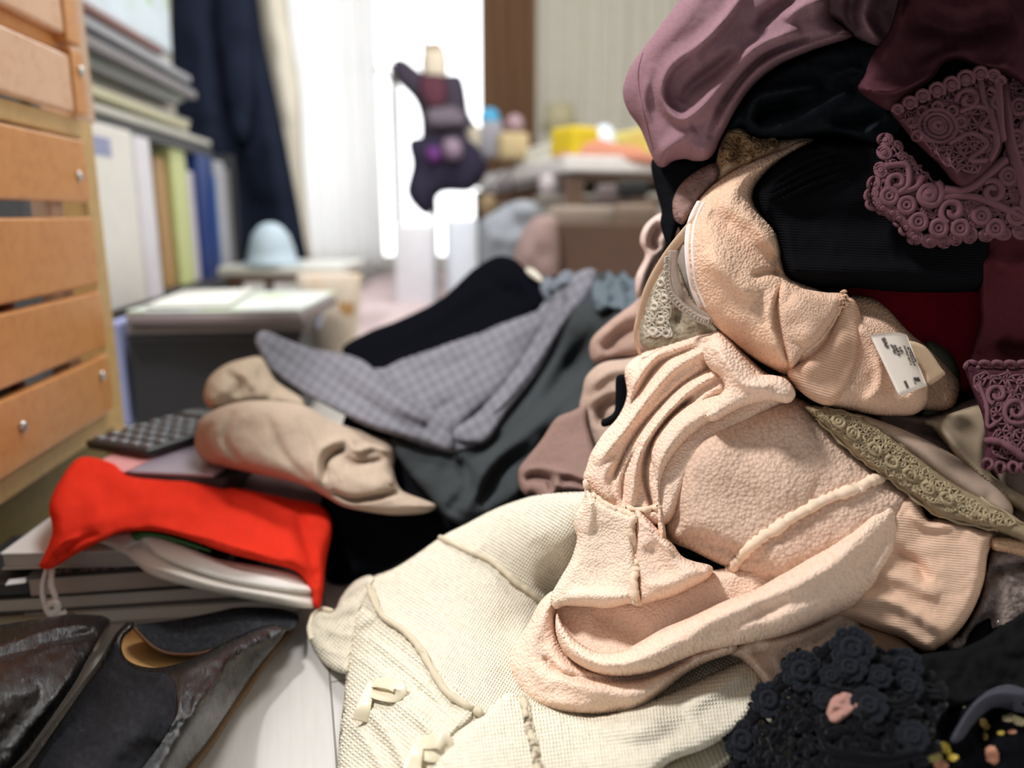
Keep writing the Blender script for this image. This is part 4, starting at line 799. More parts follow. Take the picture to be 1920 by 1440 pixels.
# ================================================================ THE PILE OF CLOTHES (right)
PD = rbf([(1180, 150, .56), (1180, 450, .58), (1250, 60, .53), (1400, 200, .515), (1400, 60, .51), (1650, 60, .50), (1900, 60, .49), (1500, 400, .50), (1700, 300, .49), (1900, 350, .475), (1300, 480, .505), (1400, 600, .49),
          (1600, 680, .48), (1800, 700, .49), (1900, 780, .475), (1200, 650, .56), (1110, 860, .53), (1250, 800, .505), (1450, 800, .48), (1650, 850, .47), (1880, 950, .455), (1080, 1000, .53), (1250, 1000, .485), (1500, 1000, .46),
          (1750, 1050, .45), (1000, 1200, .51), (1020, 1120, .52), (1100, 1320, .462), (1300, 1250, .46), (1500, 1200, .445), (1700, 1200, .435), (1850, 1050, .445)], 70.)
def off(k): return lambda U, V: PD(U, V)+k
core = Sheet([(1240, 300), (1290, 80), (1400, -60), (1700, -120), (1990, -120), (2000, 500), (2000, 1100), (1900, 1380), (1600, 1300), (1400, 1180), (1200, 1150), (1150, 900), (1260, 700), (1290, 500)], off(.03), t=.01, w=40, back=.20, step=14, wr=(.006, 70), seed=20)
cloth('black_coat', [core], mat('deep_black', (14, 14, 17), 'felt'), label='black coat bundled in the heart of the clothes pile, seen in its gaps', cat='coat')
# ---- small things on the left flank of the pile
M_mb = mat('mauve_brown', (150, 124, 116), 'felt'); M_bk = mat('black_jersey', (22, 23, 27), 'felt')
k3 = Sheet([(1105, 655), (1112, 632), (1140, 605), (1180, 575), (1215, 555), (1260, 600), (1260, 660), (1200, 668), (1150, 672), (1115, 682)], rbf([(1105, 650, .70), (1200, 570, .66), (1240, 650, .62)]), t=.022, w=26, back=.04, step=5, wr=(.004, 30), seed=1,
           folds=[([(1130, 660), (1170, 625), (1210, 610)], 12, -.014), ([(1120, 640), (1160, 600), (1200, 580)], 9, .008)])
k2 = Sheet([(1086, 772), (1092, 735), (1100, 705), (1130, 680), (1180, 672), (1240, 660), (1250, 720), (1200, 800), (1160, 860), (1120, 850), (1098, 815)], rbf([(1090, 760, .66), (1200, 680, .62), (1200, 800, .60)]), t=.02, w=26, back=.03, step=5, wr=(.004, 30), seed=2,
           folds=[([(1100, 735), (1140, 700), (1200, 690)], 9, .008), ([(1098, 760), (1150, 735), (1190, 740)], 9, .008), ([(1130, 800), (1130, 765), (1160, 745)], 10, -.016)])
cloth('mauve_brown_shirt', [k3], mat('pinkish_taupe', (178, 150, 138), 'felt'), label='pinkish taupe shirt fold sticking out of the pile beside the charcoal skirt', cat='shirt')
cloth('taupe_cardigan', [k2], mat('light_taupe', (188, 164, 150), 'felt'), label='light taupe cardigan curling round below the pinkish taupe shirt fold', cat='cardigan')
k1 = Sheet([(972, 882), (985, 862), (1015, 825), (1042, 785), (1070, 772), (1100, 762), (1104, 800), (1120, 860), (1125, 930), (1094, 922), (1050, 920), (1040, 930), (1030, 938), (1012, 938), (1000, 925), (985, 928), (974, 912)],
           rbf([(975, 890, .63), (1100, 770, .64), (1100, 920, .58), (1020, 930, .60)]), t=.012, w=14, back=.02, step=4, wr=(.002, 30), seed=3, folds=[([(975, 890), (1000, 878), (1040, 882), (1110, 905)], 5, .004), ([(985, 903), (1000, 893), (1030, 900), (1035, 925)], 7, -.012), ([(1050, 905), (1070, 898), (1105, 915)], 8, -.010), ([(1034, 900), (1042, 915), (1034, 932)], 4, .008)])
cloth('brown_trousers', [k1], mat('mauve_brown_twill', (142, 116, 108), 'felt'), label='mauve brown trouser leg with open curled hem above the cream cardigan', cat='trousers')
cloth('black_ribbon', [Sheet([(1155, 708), (1176, 704), (1180, 735), (1176, 770), (1150, 795), (1130, 800), (1128, 788), (1152, 770)], .56, t=.005, w=9, back=.006, step=4)], M_bk, label='short black ribbon end between taupe cardigan and peach sweater', cat='ribbon')
pp = Sheet([(1205, 430), (1222, 410), (1245, 400), (1262, 430), (1250, 470), (1225, 500), (1212, 540), (1195, 560), (1192, 520), (1210, 480), (1200, 455)], .64, t=.02, w=18, back=.02, step=5, folds=[([(1240, 420), (1225, 450), (1235, 470)], 9, -.02)])
cloth('pale_pink_top', [pp], mat('pale_pink_top', (226, 200, 190), 'felt'), label='pale pink top peeking out at the left edge of the pile', cat='top')
bj = Sheet([(1222, 300), (1260, 290), (1340, 300), (1360, 350), (1300, 390), (1270, 430), (1262, 470), (1250, 460), (1238, 420), (1240, 395), (1228, 350)], off(.012), t=.014, w=20, back=.05, step=5, wr=(.004, 30), seed=4)
cloth('black_camisole', [bj], M_bk, label='black camisole between the mauve sweater and the beige strap', cat='camisole')
mo = Sheet([(1262, 400), (1262, 375), (1275, 348), (1300, 325), (1340, 305), (1352, 330), (1320, 365), (1300, 395), (1282, 420), (1268, 415)], off(-.006), t=.012, w=16, back=.02, step=4, wr=(.004, 20), seed=5)
cloth('mottled_slip', [mo], mat('mottled_mauve', (150, 122, 116), 'sparkle'), label='mottled dusty brown lace slip left of the beige lace trim', cat='slip')
be = Sheet([(1342, 305), (1350, 270), (1362, 245), (1375, 236), (1395, 240), (1410, 255), (1450, 262), (1500, 258), (1530, 262), (1500, 275), (1440, 300), (1390, 318), (1340, 345), (1300, 372), (1290, 372), (1300, 355), (1330, 330)],
           off(-.002), t=.012, w=16, back=.02, step=4, wr=(.005, 22), seed=6, folds=[([(1350, 320), (1400, 300), (1460, 275)], 7, .006), ([(1380, 250), (1385, 280), (1370, 300)], 9, -.006)])
bo = thing('beige_lace_slip', CC+.5*ray(1380, 330), 'beige satin slip with lace band tucked beneath the black satin', 'slip')
cloth('body', [be], mat('beige_satin', (214, 186, 156), 'felt', rgb2=(170, 140, 112)), bo)
rr = np.random.RandomState(5)
def net(mb, sh, poly, sp, r, seedn=1, lift=.0012, jitter=.38, skip=.0, ns=4):
    """crochet ground: a web of thin cords over the surface of a piece, inside a region"""
    L = smooth(poly, True, 5); R_ = np.random.RandomState(seedn); x0, y0 = L.min(0); x1, y1 = L.max(0)
    nx, ny = int((x1-x0)/sp)+2, int((y1-y0)/sp)+2; G = np.zeros((ny, nx, 2))
    for j in range(ny):
        for i in range(nx): G[j, i] = (x0+(i+.5*(j % 2))*sp+(R_.rand()-.5)*2*jitter*sp, y0+j*sp*.87+(R_.rand()-.5)*2*jitter*sp)
    ins = inside(G[..., 0], G[..., 1], L); S = sh.p3(G.reshape(-1, 2), lift).reshape(ny, nx, 3)
    for j in range(ny):
        for i in range(nx):
            if not ins[j, i]: continue
            for dj, di in ((0, 1), (1, 0), (1, 1 if j % 2 else -1)):
                a, b = j+dj, i+di
                if 0 <= a < ny and 0 <= b < nx and ins[a, b] and R_.rand() > skip: mb.tube([S[j, i], (S[j, i]+S[a, b])/2+(R_.rand(3)-.5)*r*.8, S[a, b]], r*(.8+.5*R_.rand()), ns)
def motif(mb, sh, pts, r, closed=False, lift=.0016, n=5, k=6):
    L = smooth(pts, closed, k); mb.tube(sh.p3(L, lift), r, n, closed)
def circ(cx, cy, r, n=12, a0=0., sq=1., rot=0.):
    o = []
    for i in range(n):
        a = a0+2*math.pi*i/n; x, y = r*math.cos(a), r*sq*math.sin(a); o.append((cx+x*math.cos(rot)-y*math.sin(rot), cy+x*math.sin(rot)+y*math.cos(rot)))
    return o
def spiral(cx, cy, r, turns=1.6, a0=0., n=22): return [(cx+r*(1-.75*i/n)*math.cos(a0+turns*2*math.pi*i/n), cy+r*(1-.75*i/n)*math.sin(a0+turns*2*math.pi*i/n)) for i in range(n+1)]
b_ = MB(); net(b_, be, [(1362, 250), (1400, 250), (1480, 268), (1400, 300), (1350, 315)], 9, .0007, 3, .0008)
for c in ((1385, 262), (1420, 276), (1372, 290), (1450, 270), (1400, 296)): motif(b_, be, circ(*c, 8, 8), .0009, True)
obj('lace_band', b_, mat('beige_lace', (186, 150, 112), 'felt'), bo, label='openwork beige lace')
# beige strap
def pathstrip(name, pts, wid, m, lab, cat, parent=None, nrm=None, th=.0012):
    P_ = cord3([at(*p) for p in pts], 7); mb = MB(); W = np.interp(np.linspace(0, 1, len(P_)), np.linspace(0, 1, len(wid)), wid) if not np.isscalar(wid) else wid
    strip(mb, P_, W, nrm, th); return obj(name, mb, m, parent, label=lab, cat=cat)
M_str = mat('beige_strap', (214, 184, 158), 'weave', .5)
bra = thing('bra', CC+.53*ray(1260, 640), 'beige bra with sequined lace cup and scalloped trim on the left flank of the pile', 'bra')
pathstrip('strap', [(1420, 312, .485), (1380, 338, .485), (1335, 380, .487), (1290, 430, .492), (1250, 480, .50), (1218, 535, .508), (1200, 590, .515), (1192, 630, .52), (1200, 665, .53)], [.007, .007, .006, .0055, .005, .0035, .002], M_str, None, None, bra)
cup = Sheet([(1246, 490), (1262, 486), (1275, 500), (1300, 560), (1345, 600), (1355, 640), (1300, 655), (1240, 665), (1205, 650), (1198, 620), (1204, 585), (1222, 540)], off(-.002), t=.02, w=30, back=.02, step=4, wr=(.003, 18), seed=7,
            folds=[([(1265, 500), (1275, 560), (1270, 620)], 9, -.008)])
cloth('cup', [cup], mat('olive_sequin', (168, 158, 138), 'sparkle', rgb2=(120, 108, 92)), bra, label='sequined olive beige lace cup')
b_ = MB(); net(b_, cup, [(1222, 540), (1250, 500), (1262, 560), (1262, 640), (1210, 640), (1206, 590)], 10, .0006, 8, .0008)
for c in ((1228, 575), (1240, 600), (1225, 622), (1250, 625), (1246, 560), (1240, 530)): motif(b_, cup, circ(*c, 6, 8), .0011, True)
obj('cup_lace', b_, mat('pale_sequin', (214, 206, 190), 'sparkle'), bra)
pathstrip('band', [(1262, 470, .487), (1262, 505, .486), (1270, 540, .485), (1290, 570, .483), (1320, 592, .481), (1340, 600, .48)], [.006, .006, .006, .005, .004], mat('grey_beige_band', (176, 162, 152), 'weave', .5), None, None, bra)
b_ = MB(); P_ = smooth([(1256, 482), (1255, 520), (1262, 548), (1282, 572), (1310, 592), (1330, 600)], False, 8)
R0 = [at(u, v_, .479) for u, v_ in P_]; b_.tube(R0, .0012, 6)
for i in range(0, len(P_)-1, 2):
    u, v_ = P_[i]; cxy = circ(u-4, v_+4, 5, 8); b_.tube([at(a, c, .4785) for a, c in cxy], .0009, 5, True)
obj('scallop_trim', b_, mat('silver_beige', (190, 178, 166), 'felt'), bra)
gy = Sheet([(1272, 480), (1285, 455), (1292, 500), (1304, 550), (1320, 590), (1300, 580), (1280, 545), (1270, 510)], off(.0), t=.008, w=10, back=.01, step=4)
cloth('grey_slip', [gy], mat('grey_satin', (150, 142, 134), 'weave', .5), label='grey satin slip edge between the bra and the folded peach sweater', cat='slip')
pt = Sheet([(1285, 632), (1300, 615), (1330, 600), (1350, 620), (1340, 660), (1290, 665)], off(-.008), t=.01, w=14, back=.02, step=4); cloth('small_peach_hem', [pt], mat('peach_b', (206, 176, 152), 'felt'), label='small tan hem between the bra cup and the peach sweaters', cat='camisole')
# ---- red and maroon cloth behind, right side
rd = Sheet([(1560, 500), (1840, 490), (1845, 640), (1835, 720), (1780, 730), (1730, 660), (1650, 600), (1590, 580)], off(.012), t=.008, w=20, back=.05, step=7, wr=(.003, 60), seed=8); cloth('dark_red_sweater', [rd], mat('dark_red', (120, 22, 36), 'felt'), label='dark red sweater in shadow under the black ribbed top', cat='sweater')
# ---- folded peach sweater (upper) with care label
M_pea = mat('peach_terry', (230, 194, 168), 'terry', rgb2=(196, 152, 124)); M_pea2 = mat('peach_fine', (226, 190, 166), 'terry', k=1.5, rgb2=(196, 154, 130)); M_pr = mat('peach_rib', (226, 186, 160), 'rib', rot=.25, rgb2=(200, 158, 132))
up = thing('folded_sweater', CC+.5*ray(1520, 775), 'peach terry sweater rolled over the black ribbed top, with a white care label', 'sweater')
eL = Sheet([(1586, 562), (1625, 556), (1660, 575), (1704, 622), (1752, 660), (1786, 696), (1800, 720), (1790, 760), (1760, 772), (1690, 760), (1600, 700)], off(-.002), t=.014, w=22, back=.02, step=5, folds=[([(1590, 585), (1640, 600), (1710, 640)], 8, .006)])
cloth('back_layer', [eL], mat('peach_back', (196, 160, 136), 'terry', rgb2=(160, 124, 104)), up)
u0 = Sheet([(1526, 264, 1), (1500, 264), (1465, 280), (1420, 298), (1384, 315), (1345, 340), (1315, 368), (1296, 400), (1286, 430), (1283, 460), (1287, 500), (1298, 545), (1318, 585), (1350, 622), (1401, 664), (1444, 690), (1485, 706), (1540, 700), (1590, 640),
            (1600, 570), (1540, 545), (1480, 520), (1468, 490), (1465, 467), (1457, 439), (1440, 415), (1418, 390), (1412, 366), (1425, 340), (1460, 305)],
           off(-.010), t=.034, w=60, back=.02, step=4, wr=(.002, 50), seed=21,
           folds=[([(1330, 400), (1370, 425), (1440, 490), (1480, 510)], 22, -.012), ([(1320, 470), (1360, 510), (1420, 560)], 20, .008), ([(1390, 380), (1430, 430), (1465, 480)], 14, .006), ([(1470, 515), (1440, 512), (1410, 518)], 7, -.009),
                  ([(1468, 527), (1450, 570), (1452, 620), (1482, 690)], 26, .009, 's', .12), ([(1310, 420), (1300, 480), (1320, 550), (1360, 610)], 14, .004), ([(1345, 350), (1400, 320), (1480, 280)], 12, .006)])
cloth('body', [u0], M_pea, up)
u3 = Sheet([(1482, 704), (1540, 640), (1600, 590), (1660, 600), (1704, 640), (1740, 690), (1742, 730), (1738, 758), (1715, 777), (1680, 780), (1638, 778), (1595, 770), (1552, 764), (1510, 742)], off(-.016), t=.026, w=40, back=.03, step=4, wr=(.002, 40), seed=22,
           folds=[([(1600, 600), (1640, 650), (1650, 720), (1610, 765)], 10, .004), ([(1690, 740), (1720, 700), (1740, 690)], 8, -.004)])
cloth('lower_fold', [u3], M_pea2, up)
u2 = Sheet([(1480, 690), (1502, 672), (1540, 640), (1560, 600), (1575, 565), (1600, 560), (1616, 600), (1622, 650), (1610, 700), (1585, 745), (1552, 762), (1510, 742), (1478, 708)], off(-.030), t=.014, w=18, back=.02, step=4,
           folds=[([(1500, 700), (1550, 670), (1590, 620)], 20, .004)])
cloth('ribbed_band', [u2], mat('peach_rib_a', (222, 184, 158), 'rib', rot=.3, rgb2=(190, 148, 124)), up)
u1 = Sheet([(1466, 530), (1500, 540), (1545, 548), (1580, 552), (1578, 580), (1560, 612), (1540, 640), (1510, 668), (1484, 692), (1468, 660), (1456, 610), (1452, 570)], off(-.034), t=.015, w=18, back=.01, step=4, folds=[([(1480, 560), (1520, 600), (1510, 650)], 30, .006)])
cloth('middle_fold', [u1], M_pea2, up)
seam('seam', u1, [(1580, 548), (1577, 572), (1560, 606), (1538, 636), (1508, 662)], .0013, M_pea2, up, .9)
b_ = MB()
for k, (x, y) in enumerate([(1580, 548), (1583, 556), (1578, 563), (1582, 570), (1576, 578)]): b_.tube(cord3([u1.p3([(x-4, y)], .002)[0], at(x+3, y-3, .44), at(x+7, y-1+k % 2*3, .441)]), .0006, 4)
obj('loose_thread', b_, M_pea2, up)
# white piping along the left edge
b_ = MB(); P_ = smooth([(1312, 380), (1297, 410), (1290, 445), (1291, 490), (1300, 540), (1315, 575)], False, 9); pw = u0.p3(P_, .001)
b_.tube(pw, .0021, 6); obj('piping', b_, mat('white_piping', (236, 226, 222), 'terry', rgb2=(210, 196, 190)), up, label='white terry piping')
b_ = MB(); P_ = P_+np.array([9, 0]); b_.tube(u0.p3(P_, .0005), .0011, 6); obj('piping', b_, mat('white_piping', (0, 0, 0)), up, label='thin white stitched line')
# care label
tgc = [(1632, 628, .428), (1690, 743, .418), (1741, 724, .428), (1735, 690, .434), (1700, 633, .442)]
A_, B_, C_, D_ = at(1632, 628, .4300), at(1687, 743, .4200), at(1738, 724, .4290), at(1700, 628, .4400)
mb = MB(); nu, nv = 14, 12; V = []; Fc = []
nrm = np.cross(B_-A_, D_-A_); nrm /= np.linalg.norm(nrm)
def tagp(a, b, h=0.):
    p = (A_*(1-a)+B_*a)*(1-b)+(D_*(1-a)+C_*a)*b
    return p+nrm*(.0035*math.sin(b*3.1)*(1-.4*a)+h)*(1 if nrm[1] < 0 else -1)
for sd in (0, 1):
    for i in range(nu+1):
        for j in range(nv+1): V.append(tagp(i/nu, j/nv, .0 if sd == 0 else -.0004))
n_ = (nu+1)*(nv+1)
for i in range(nu):
    for j in range(nv): a = i*(nv+1)+j; Fc += [(a, a+1, a+nv+2, a+nv+1), (n_+a, n_+a+nv+1, n_+a+nv+2, n_+a+1)]
for i in range(nu):
    for j in (0, nv): a = i*(nv+1)+j; Fc.append((a, a+nv+1, n_+a+nv+1, n_+a))
for j in range(nv):
    for i in (0, nu): a = i*(nv+1)+j; Fc.append((a, a+1, n_+a+1, n_+a))
tg = obj('care_label', mb.raw(V, Fc), mat('label_satin', (238, 226, 214), rough=.45), up, label='white printed care label')
b_ = MB(); rq = np.random.RandomState(3)
def dash(a, b, da, db, t=.0003):
    b_.tube([tagp(a, b, .0003), tagp(a+da/2, b+db/2, .0003), tagp(a+da, b+db, .0003)], t, 4)
for row, (b0, a0, n__, sz) in enumerate([(.62, .25, 9, .030), (.74, .25, 10, .030), (.84, .27, 8, .028), (.36, .22, 7, .022), (.28, .20, 6, .022), (.46, .25, 5, .022), (.16, .08, 10, .014)]):
    for k in range(n__):
        a = a0+k*sz*1.25; 
        for q in range(3): dash(a+rq.rand()*sz*.7, b0+rq.rand()*.05, *[(sz*.8, 0), (0, .045), (sz*.5, .03)][rq.randint(3)], .00022)
for k in range(3):
    for q in range(7): dash(.80+rq.rand()*.08, .50+k*.09+rq.rand()*.06, *[(.05, 0), (0, .05)][rq.randint(2)], .0003)
for k in range(6): dash(.82+k*.02, .24, 0, .05, .00045)
obj('printed_text', b_, mat('label_ink', (84, 72, 68), rough=.7), tg)
fl_ = Sheet([(1700, 640), (1735, 650), (1765, 690), (1772, 702), (1742, 722), (1735, 700), (1715, 670)], .447, t=.002, w=6, back=.002, step=4); cloth('second_label', [fl_], mat('label_tan', (206, 178, 150), 'weave', .6), up)
dk = Sheet([(1735, 640), (1780, 660), (1800, 700), (1796, 745), (1760, 780), (1725, 780), (1740, 740), (1745, 700)], off(.004), t=.012, w=18, back=.03, step=5); cloth('olive_grey_top', [dk], mat('olive_grey', (84, 84, 72), 'felt'), label='olive grey top bulging behind the care label', cat='top')
# ---- black ribbed top
rbk = Sheet([(1412, 366), (1416, 348), (1440, 318), (1473, 292), (1505, 275), (1535, 265), (1562, 261), (1607, 266), (1650, 258), (1700, 250), (1850, 300), (1860, 500), (1840, 545), (1700, 548), (1605, 540), (1579, 541), (1530, 538), (1480, 522), (1466, 495), (1463, 467), (1455, 436), (1425, 398)],
            off(-.012), t=.022, w=26, back=.03, step=4, wr=(.002, 60), seed=23,
            folds=[([(1560, 275), (1500, 290), (1440, 335)], 4, .0045), ([(1575, 283), (1510, 303), (1440, 350)], 4, .0045), ([(1585, 293), (1520, 316), (1436, 362)], 4, .0045), ([(1590, 305), (1520, 330), (1440, 372)], 4, .0045), ([(1590, 320), (1530, 342), (1450, 380)], 4, .0045), ([(1600, 335), (1540, 356), (1460, 390)], 4, .0025),
                   ([(1530, 268), (1580, 275), (1640, 262)], 9, .006), ([(1440, 400), (1560, 410), (1700, 420)], 30, -.006), ([(1480, 500), (1600, 505), (1800, 510)], 18, .005)])
cloth('black_ribbed_top', [rbk], mat('black_crepe', (19, 19, 22), 'crepe', rot=.05), label='black ribbed top with fine pleats in the middle of the pile', cat='top')
# ---- black satin garment
bs = Sheet([(1367, 240), (1372, 215), (1384, 195), (1400, 172), (1425, 150), (1465, 122), (1526, 95), (1571, 80), (1610, 75), (1680, 90), (1700, 180), (1690, 230), (1672, 262), (1640, 275), (1600, 262), (1560, 250), (1490, 258), (1430, 256), (1405, 248), (1392, 236)],
           off(-.012), t=.02, w=18, back=.03, step=4, wr=(.004, 30), seed=24,
           folds=[([(1402, 238), (1408, 205), (1425, 180), (1470, 170), (1540, 160)], 9, .018), ([(1420, 230), (1440, 205), (1500, 195)], 9, -.014), ([(1420, 250), (1490, 226), (1560, 190), (1600, 168)], 12, .020), ([(1560, 230), (1600, 225), (1660, 215)], 14, -.014), ([(1560, 140), (1600, 130), (1640, 140)], 10, .006), ([(1620, 255), (1650, 225), (1668, 205)], 10, .010)])
cloth('black_satin_blouse', [bs], mat('black_satin', (30, 35, 40), 'weave', .42, spec=.5), label='black satin blouse crumpled under the mauve sweater', cat='blouse')
# ---- mauve sweater on top
M_mau = mat('mauve_wool', (148, 115, 124), 'felt', rgb2=(134, 92, 106))
ms = thing('mauve_sweater', CC+.5*ray(1400, 310), 'dusty mauve sweater draped over the top left of the pile', 'sweater')
a0 = Sheet([(1305, -40, 1), (1800, -40, 1), (1760, 60), (1700, 110), (1650, 100), (1600, 70), (1560, 40), (1480, 40), (1380, 30)], off(-.012), t=.022, w=30, back=.03, step=5, wr=(.004, 40), seed=25,
           folds=[([(1640, -30), (1620, 30), (1650, 80)], 14, .012), ([(1600, -20), (1595, 30), (1610, 60)], 10, -.008), ([(1500, 20), (1530, -10), (1600, -20)], 12, .008), ([(1490, 40), (1510, 10)], 7, .008)])
cloth('back_panel', [a0], M_mau, ms)
a1 = Sheet([(1305, -40, 1), (1560, -40, 1), (1560, 30), (1585, 52), (1600, 66), (1594, 72), (1571, 80), (1526, 94), (1465, 120), (1430, 146), (1405, 172), (1385, 200), (1367, 230), (1350, 262), (1340, 285), (1325, 300), (1302, 302), (1285, 298), (1262, 302), (1246, 313), (1232, 310), (1219, 286), (1201, 242), (1180, 212), (1169, 185), (1169, 160), (1182, 125), (1205, 92), (1238, 48)],
           off(-.020), t=.034, w=36, back=.03, step=4, wr=(.002, 50), seed=26,
           folds=[([(1400, -20), (1340, 60), (1262, 120), (1240, 170), (1258, 212), (1288, 222), (1330, 186), (1385, 118), (1430, 82), (1500, 55)], 11, .013, 'r', .06),
                  ([(1278, 192), (1296, 165), (1335, 135), (1385, 98)], 13, -.013, 'r', .4), ([(1360, 30), (1310, 90), (1300, 120)], 12, .006), ([(1350, 240), (1375, 190), (1410, 140), (1470, 100), (1590, 66)], 7, .010, 'r', .05),
                  ([(1330, 260), (1350, 205), (1395, 145), (1440, 105), (1520, 72)], 6, -.010, 'r', .3), ([(1225, 120), (1208, 190), (1222, 250), (1240, 290)], 9, .005, 'r', .3), ([(1300, 240), (1260, 270), (1240, 300)], 14, .006),
                  ([(1420, 60), (1440, 30), (1500, -10)], 12, -.010), ([(1470, 40), (1510, 10), (1560, 0)], 12, .008), ([(1290, 60), (1240, 100), (1205, 150)], 14, -.002, 'r', .4)])
cloth('front_panel', [a1], M_mau, ms)
seam('hem_stitch', a1, [(1205, 100), (1196, 140), (1202, 190), (1215, 240), (1225, 280)], .0009, M_mau, ms, off=.0003)
# ---- purple lace tunic
tu = thing('lace_tunic', CC+.48*ray(1760, 460), 'dark plum tunic with crochet lace hem hanging at the top right of the pile', 'tunic')
M_plum = mat('plum_jersey', (80, 48, 56), 'felt', rgb2=(80, 40, 56)); M_lac = mat('plum_crochet', (112, 78, 86), 'felt', rgb2=(98, 54, 72))
t0 = Sheet([(1700, -60, 1), (1990, -60, 1), (1990, 200), (1900, 150), (1870, 138), (1845, 132), (1800, 112), (1770, 118), (1745, 150), (1700, 180), (1672, 208), (1650, 200), (1608, 168), (1620, 140), (1640, 95), (1670, 50)],
           off(-.036), t=.02, w=20, back=.03, step=4, wr=(.004, 60), seed=27,
           folds=[([(1612, 166), (1660, 172), (1710, 160), (1750, 142)], 9, .018, 'r', .1), ([(1740, 155), (1775, 118), (1800, 112), (1850, 124), (1890, 120)], 6, .010, 'r', .1), ([(1700, 30), (1800, 60), (1900, 30)], 26, -.014), ([(1690, 0), (1680, 60), (1650, 120)], 14, .008), ([(1700, 120), (1740, 100), (1800, 80)], 16, -.008)])
cloth('body', [t0], M_plum, tu)
# lace ground sheets: the panel that folds forward and the border that hangs lower
t1 = Sheet([(1672, 208), (1700, 190), (1745, 165), (1790, 146), (1840, 128), (1882, 134), (1886, 200), (1884, 260), (1862, 310), (1815, 350), (1790, 345), (1762, 310), (1712, 262), (1684, 228)], off(-.044), t=.010, w=16, back=.004, step=4, wr=(.002, 40), seed=28,
           folds=[([(1700, 240), (1760, 290), (1800, 335)], 14, .005)])
cloth('lace_panel', [t1], mat('plum_mesh', (84, 54, 62), 'felt', rgb2=(80, 42, 58)), tu)
t2 = Sheet([(1660, 250), (1640, 330), (1632, 365), (1645, 395), (1685, 420), (1715, 458), (1765, 462), (1840, 450), (1960, 440), (1960, 120), (1900, 130), (1860, 180), (1740, 240)], off(-.037), t=.008, w=12, back=.004, step=5)   # surface only, carries the cords
b_ = MB()
for k in range(9):                    # scalloped beading along the hem
    q = k/8; x = 1684+q*(1850-1684); y = 206-q*(206-136)-6*math.sin(q*math.pi)
    x, y, R = [(1683, 206, 9), (1706, 194, 12), (1730, 181, 12), (1757, 170, 14), (1784, 159, 14), (1811, 148, 15), (1838, 139, 13), (1862, 142, 11), (1876, 152, 8)][k]
    b_.ball(at(x, y+3, .431), R*.80*.43/F, 7, (1, .5, .9)); b_.tube([at(a, e, .4295) for a, e in circ(x, y, R, 12, math.pi*.85)[:9]], .0011, 6)
    b_.tube([at(a, e, .4300) for a, e in circ(x, y+2, R*.6, 10)], .0007, 5, True)
obj('scallop_beading', b_, M_lac, tu)
b_ = MB()
for r in (8, 16, 26, 36): motif(b_, t1, circ(1758, 236, r, 14, 0, .85, .3), .0013 if r > 8 else .002, True)
for a in range(7): cx, cy = 1758+44*math.cos(a*.7+2.6), 236+36*math.sin(a*.7+2.6); motif(b_, t1, circ(cx, cy, 9, 8), .0011, True) if inside(np.array([cx]), np.array([cy]), t1.L)[0] else None
motif(b_, t1, spiral(1815, 188, 22, 1.2, 3.), .0018); motif(b_, t1, spiral(1710, 228, 10, 1.2), .0015)
motif(b_, t1, [(1800, 210), (1830, 200), (1860, 210), (1840, 240), (1870, 250)], .0015); motif(b_, t1, [(1780, 270), (1820, 250), (1850, 270), (1820, 300), (1850, 300)], .0015); motif(b_, t1, [(1838, 150), (1845, 190), (1860, 220), (1868, 270), (1855, 300)], .0017)
motif(b_, t1, [(1868, 140), (1872, 180), (1876, 240), (1880, 262)], .002); motif(b_, t1, [(1855, 165), (1868, 175), (1860, 195), (1872, 205)], .0014)
net(b_, t1, [(1690, 215), (1790, 160), (1870, 145), (1876, 260), (1812, 338), (1720, 262)], 13, .0006, 4, .0011)
obj('raised_crochet', b_, M_lac, tu)
b_ = MB()
net(b_, t2, [(1668, 256), (1690, 268), (1720, 300), (1765, 345), (1815, 358), (1862, 318), (1888, 262), (1892, 150), (1950, 150), (1950, 450), (1840, 450), (1760, 456), (1722, 448), (1690, 405), (1642, 378), (1642, 345), (1652, 320)], 9, .0007, 6, .0008, .32, .16, 5)
edge = smooth([(1660, 262), (1655, 310), (1636, 352), (1638, 382), (1668, 396), (1690, 415), (1716, 446), (1760, 452), (1800, 444), (1850, 440), (1900, 436), (1950, 432)], False, 5)
for i in range(0, len(edge)-1, 3):     # looped petals along the scalloped edge
    u, v_ = edge[i]; motif(b_, t2, circ(u, v_, 13, 9, 0, .8, i*.2), .0011, True, 0.001, 5, 3); motif(b_, t2, circ(u, v_, 8, 7), .0008, True, 0.0012, 5, 3); motif(b_, t2, circ(u, v_, 3, 5), .0010, True, 0.0014, 5, 3)
motif(b_, t2, spiral(1742, 364, 26, 1.5, -1.), .0024, False, .002); motif(b_, t2, circ(1742, 368, 8, 8), .0028, True, .002)
motif(b_, t2, spiral(1682, 342, 22, 1.3, .5), .0018, False, .002); motif(b_, t2, spiral(1786, 396, 24, 1.2, 2.), .002, False, .002); motif(b_, t2, spiral(1860, 360, 22, 1.3, 4.), .002, False, .002)
motif(b_, t2, [(1766, 372), (1820, 368), (1870, 385), (1930, 415)], .002, False, .002); motif(b_, t2, [(1885, 300), (1860, 320), (1830, 345), (1800, 358), (1770, 356)], .0028, False, .002)
motif(b_, t2, [(1880, 150), (1886, 210), (1894, 270), (1912, 330), (1925, 370)], .003, False, .002); motif(b_, t2, [(1660, 312), (1700, 310), (1704, 345), (1690, 360), (1720, 350), (1730, 330)], .002, False, .002)
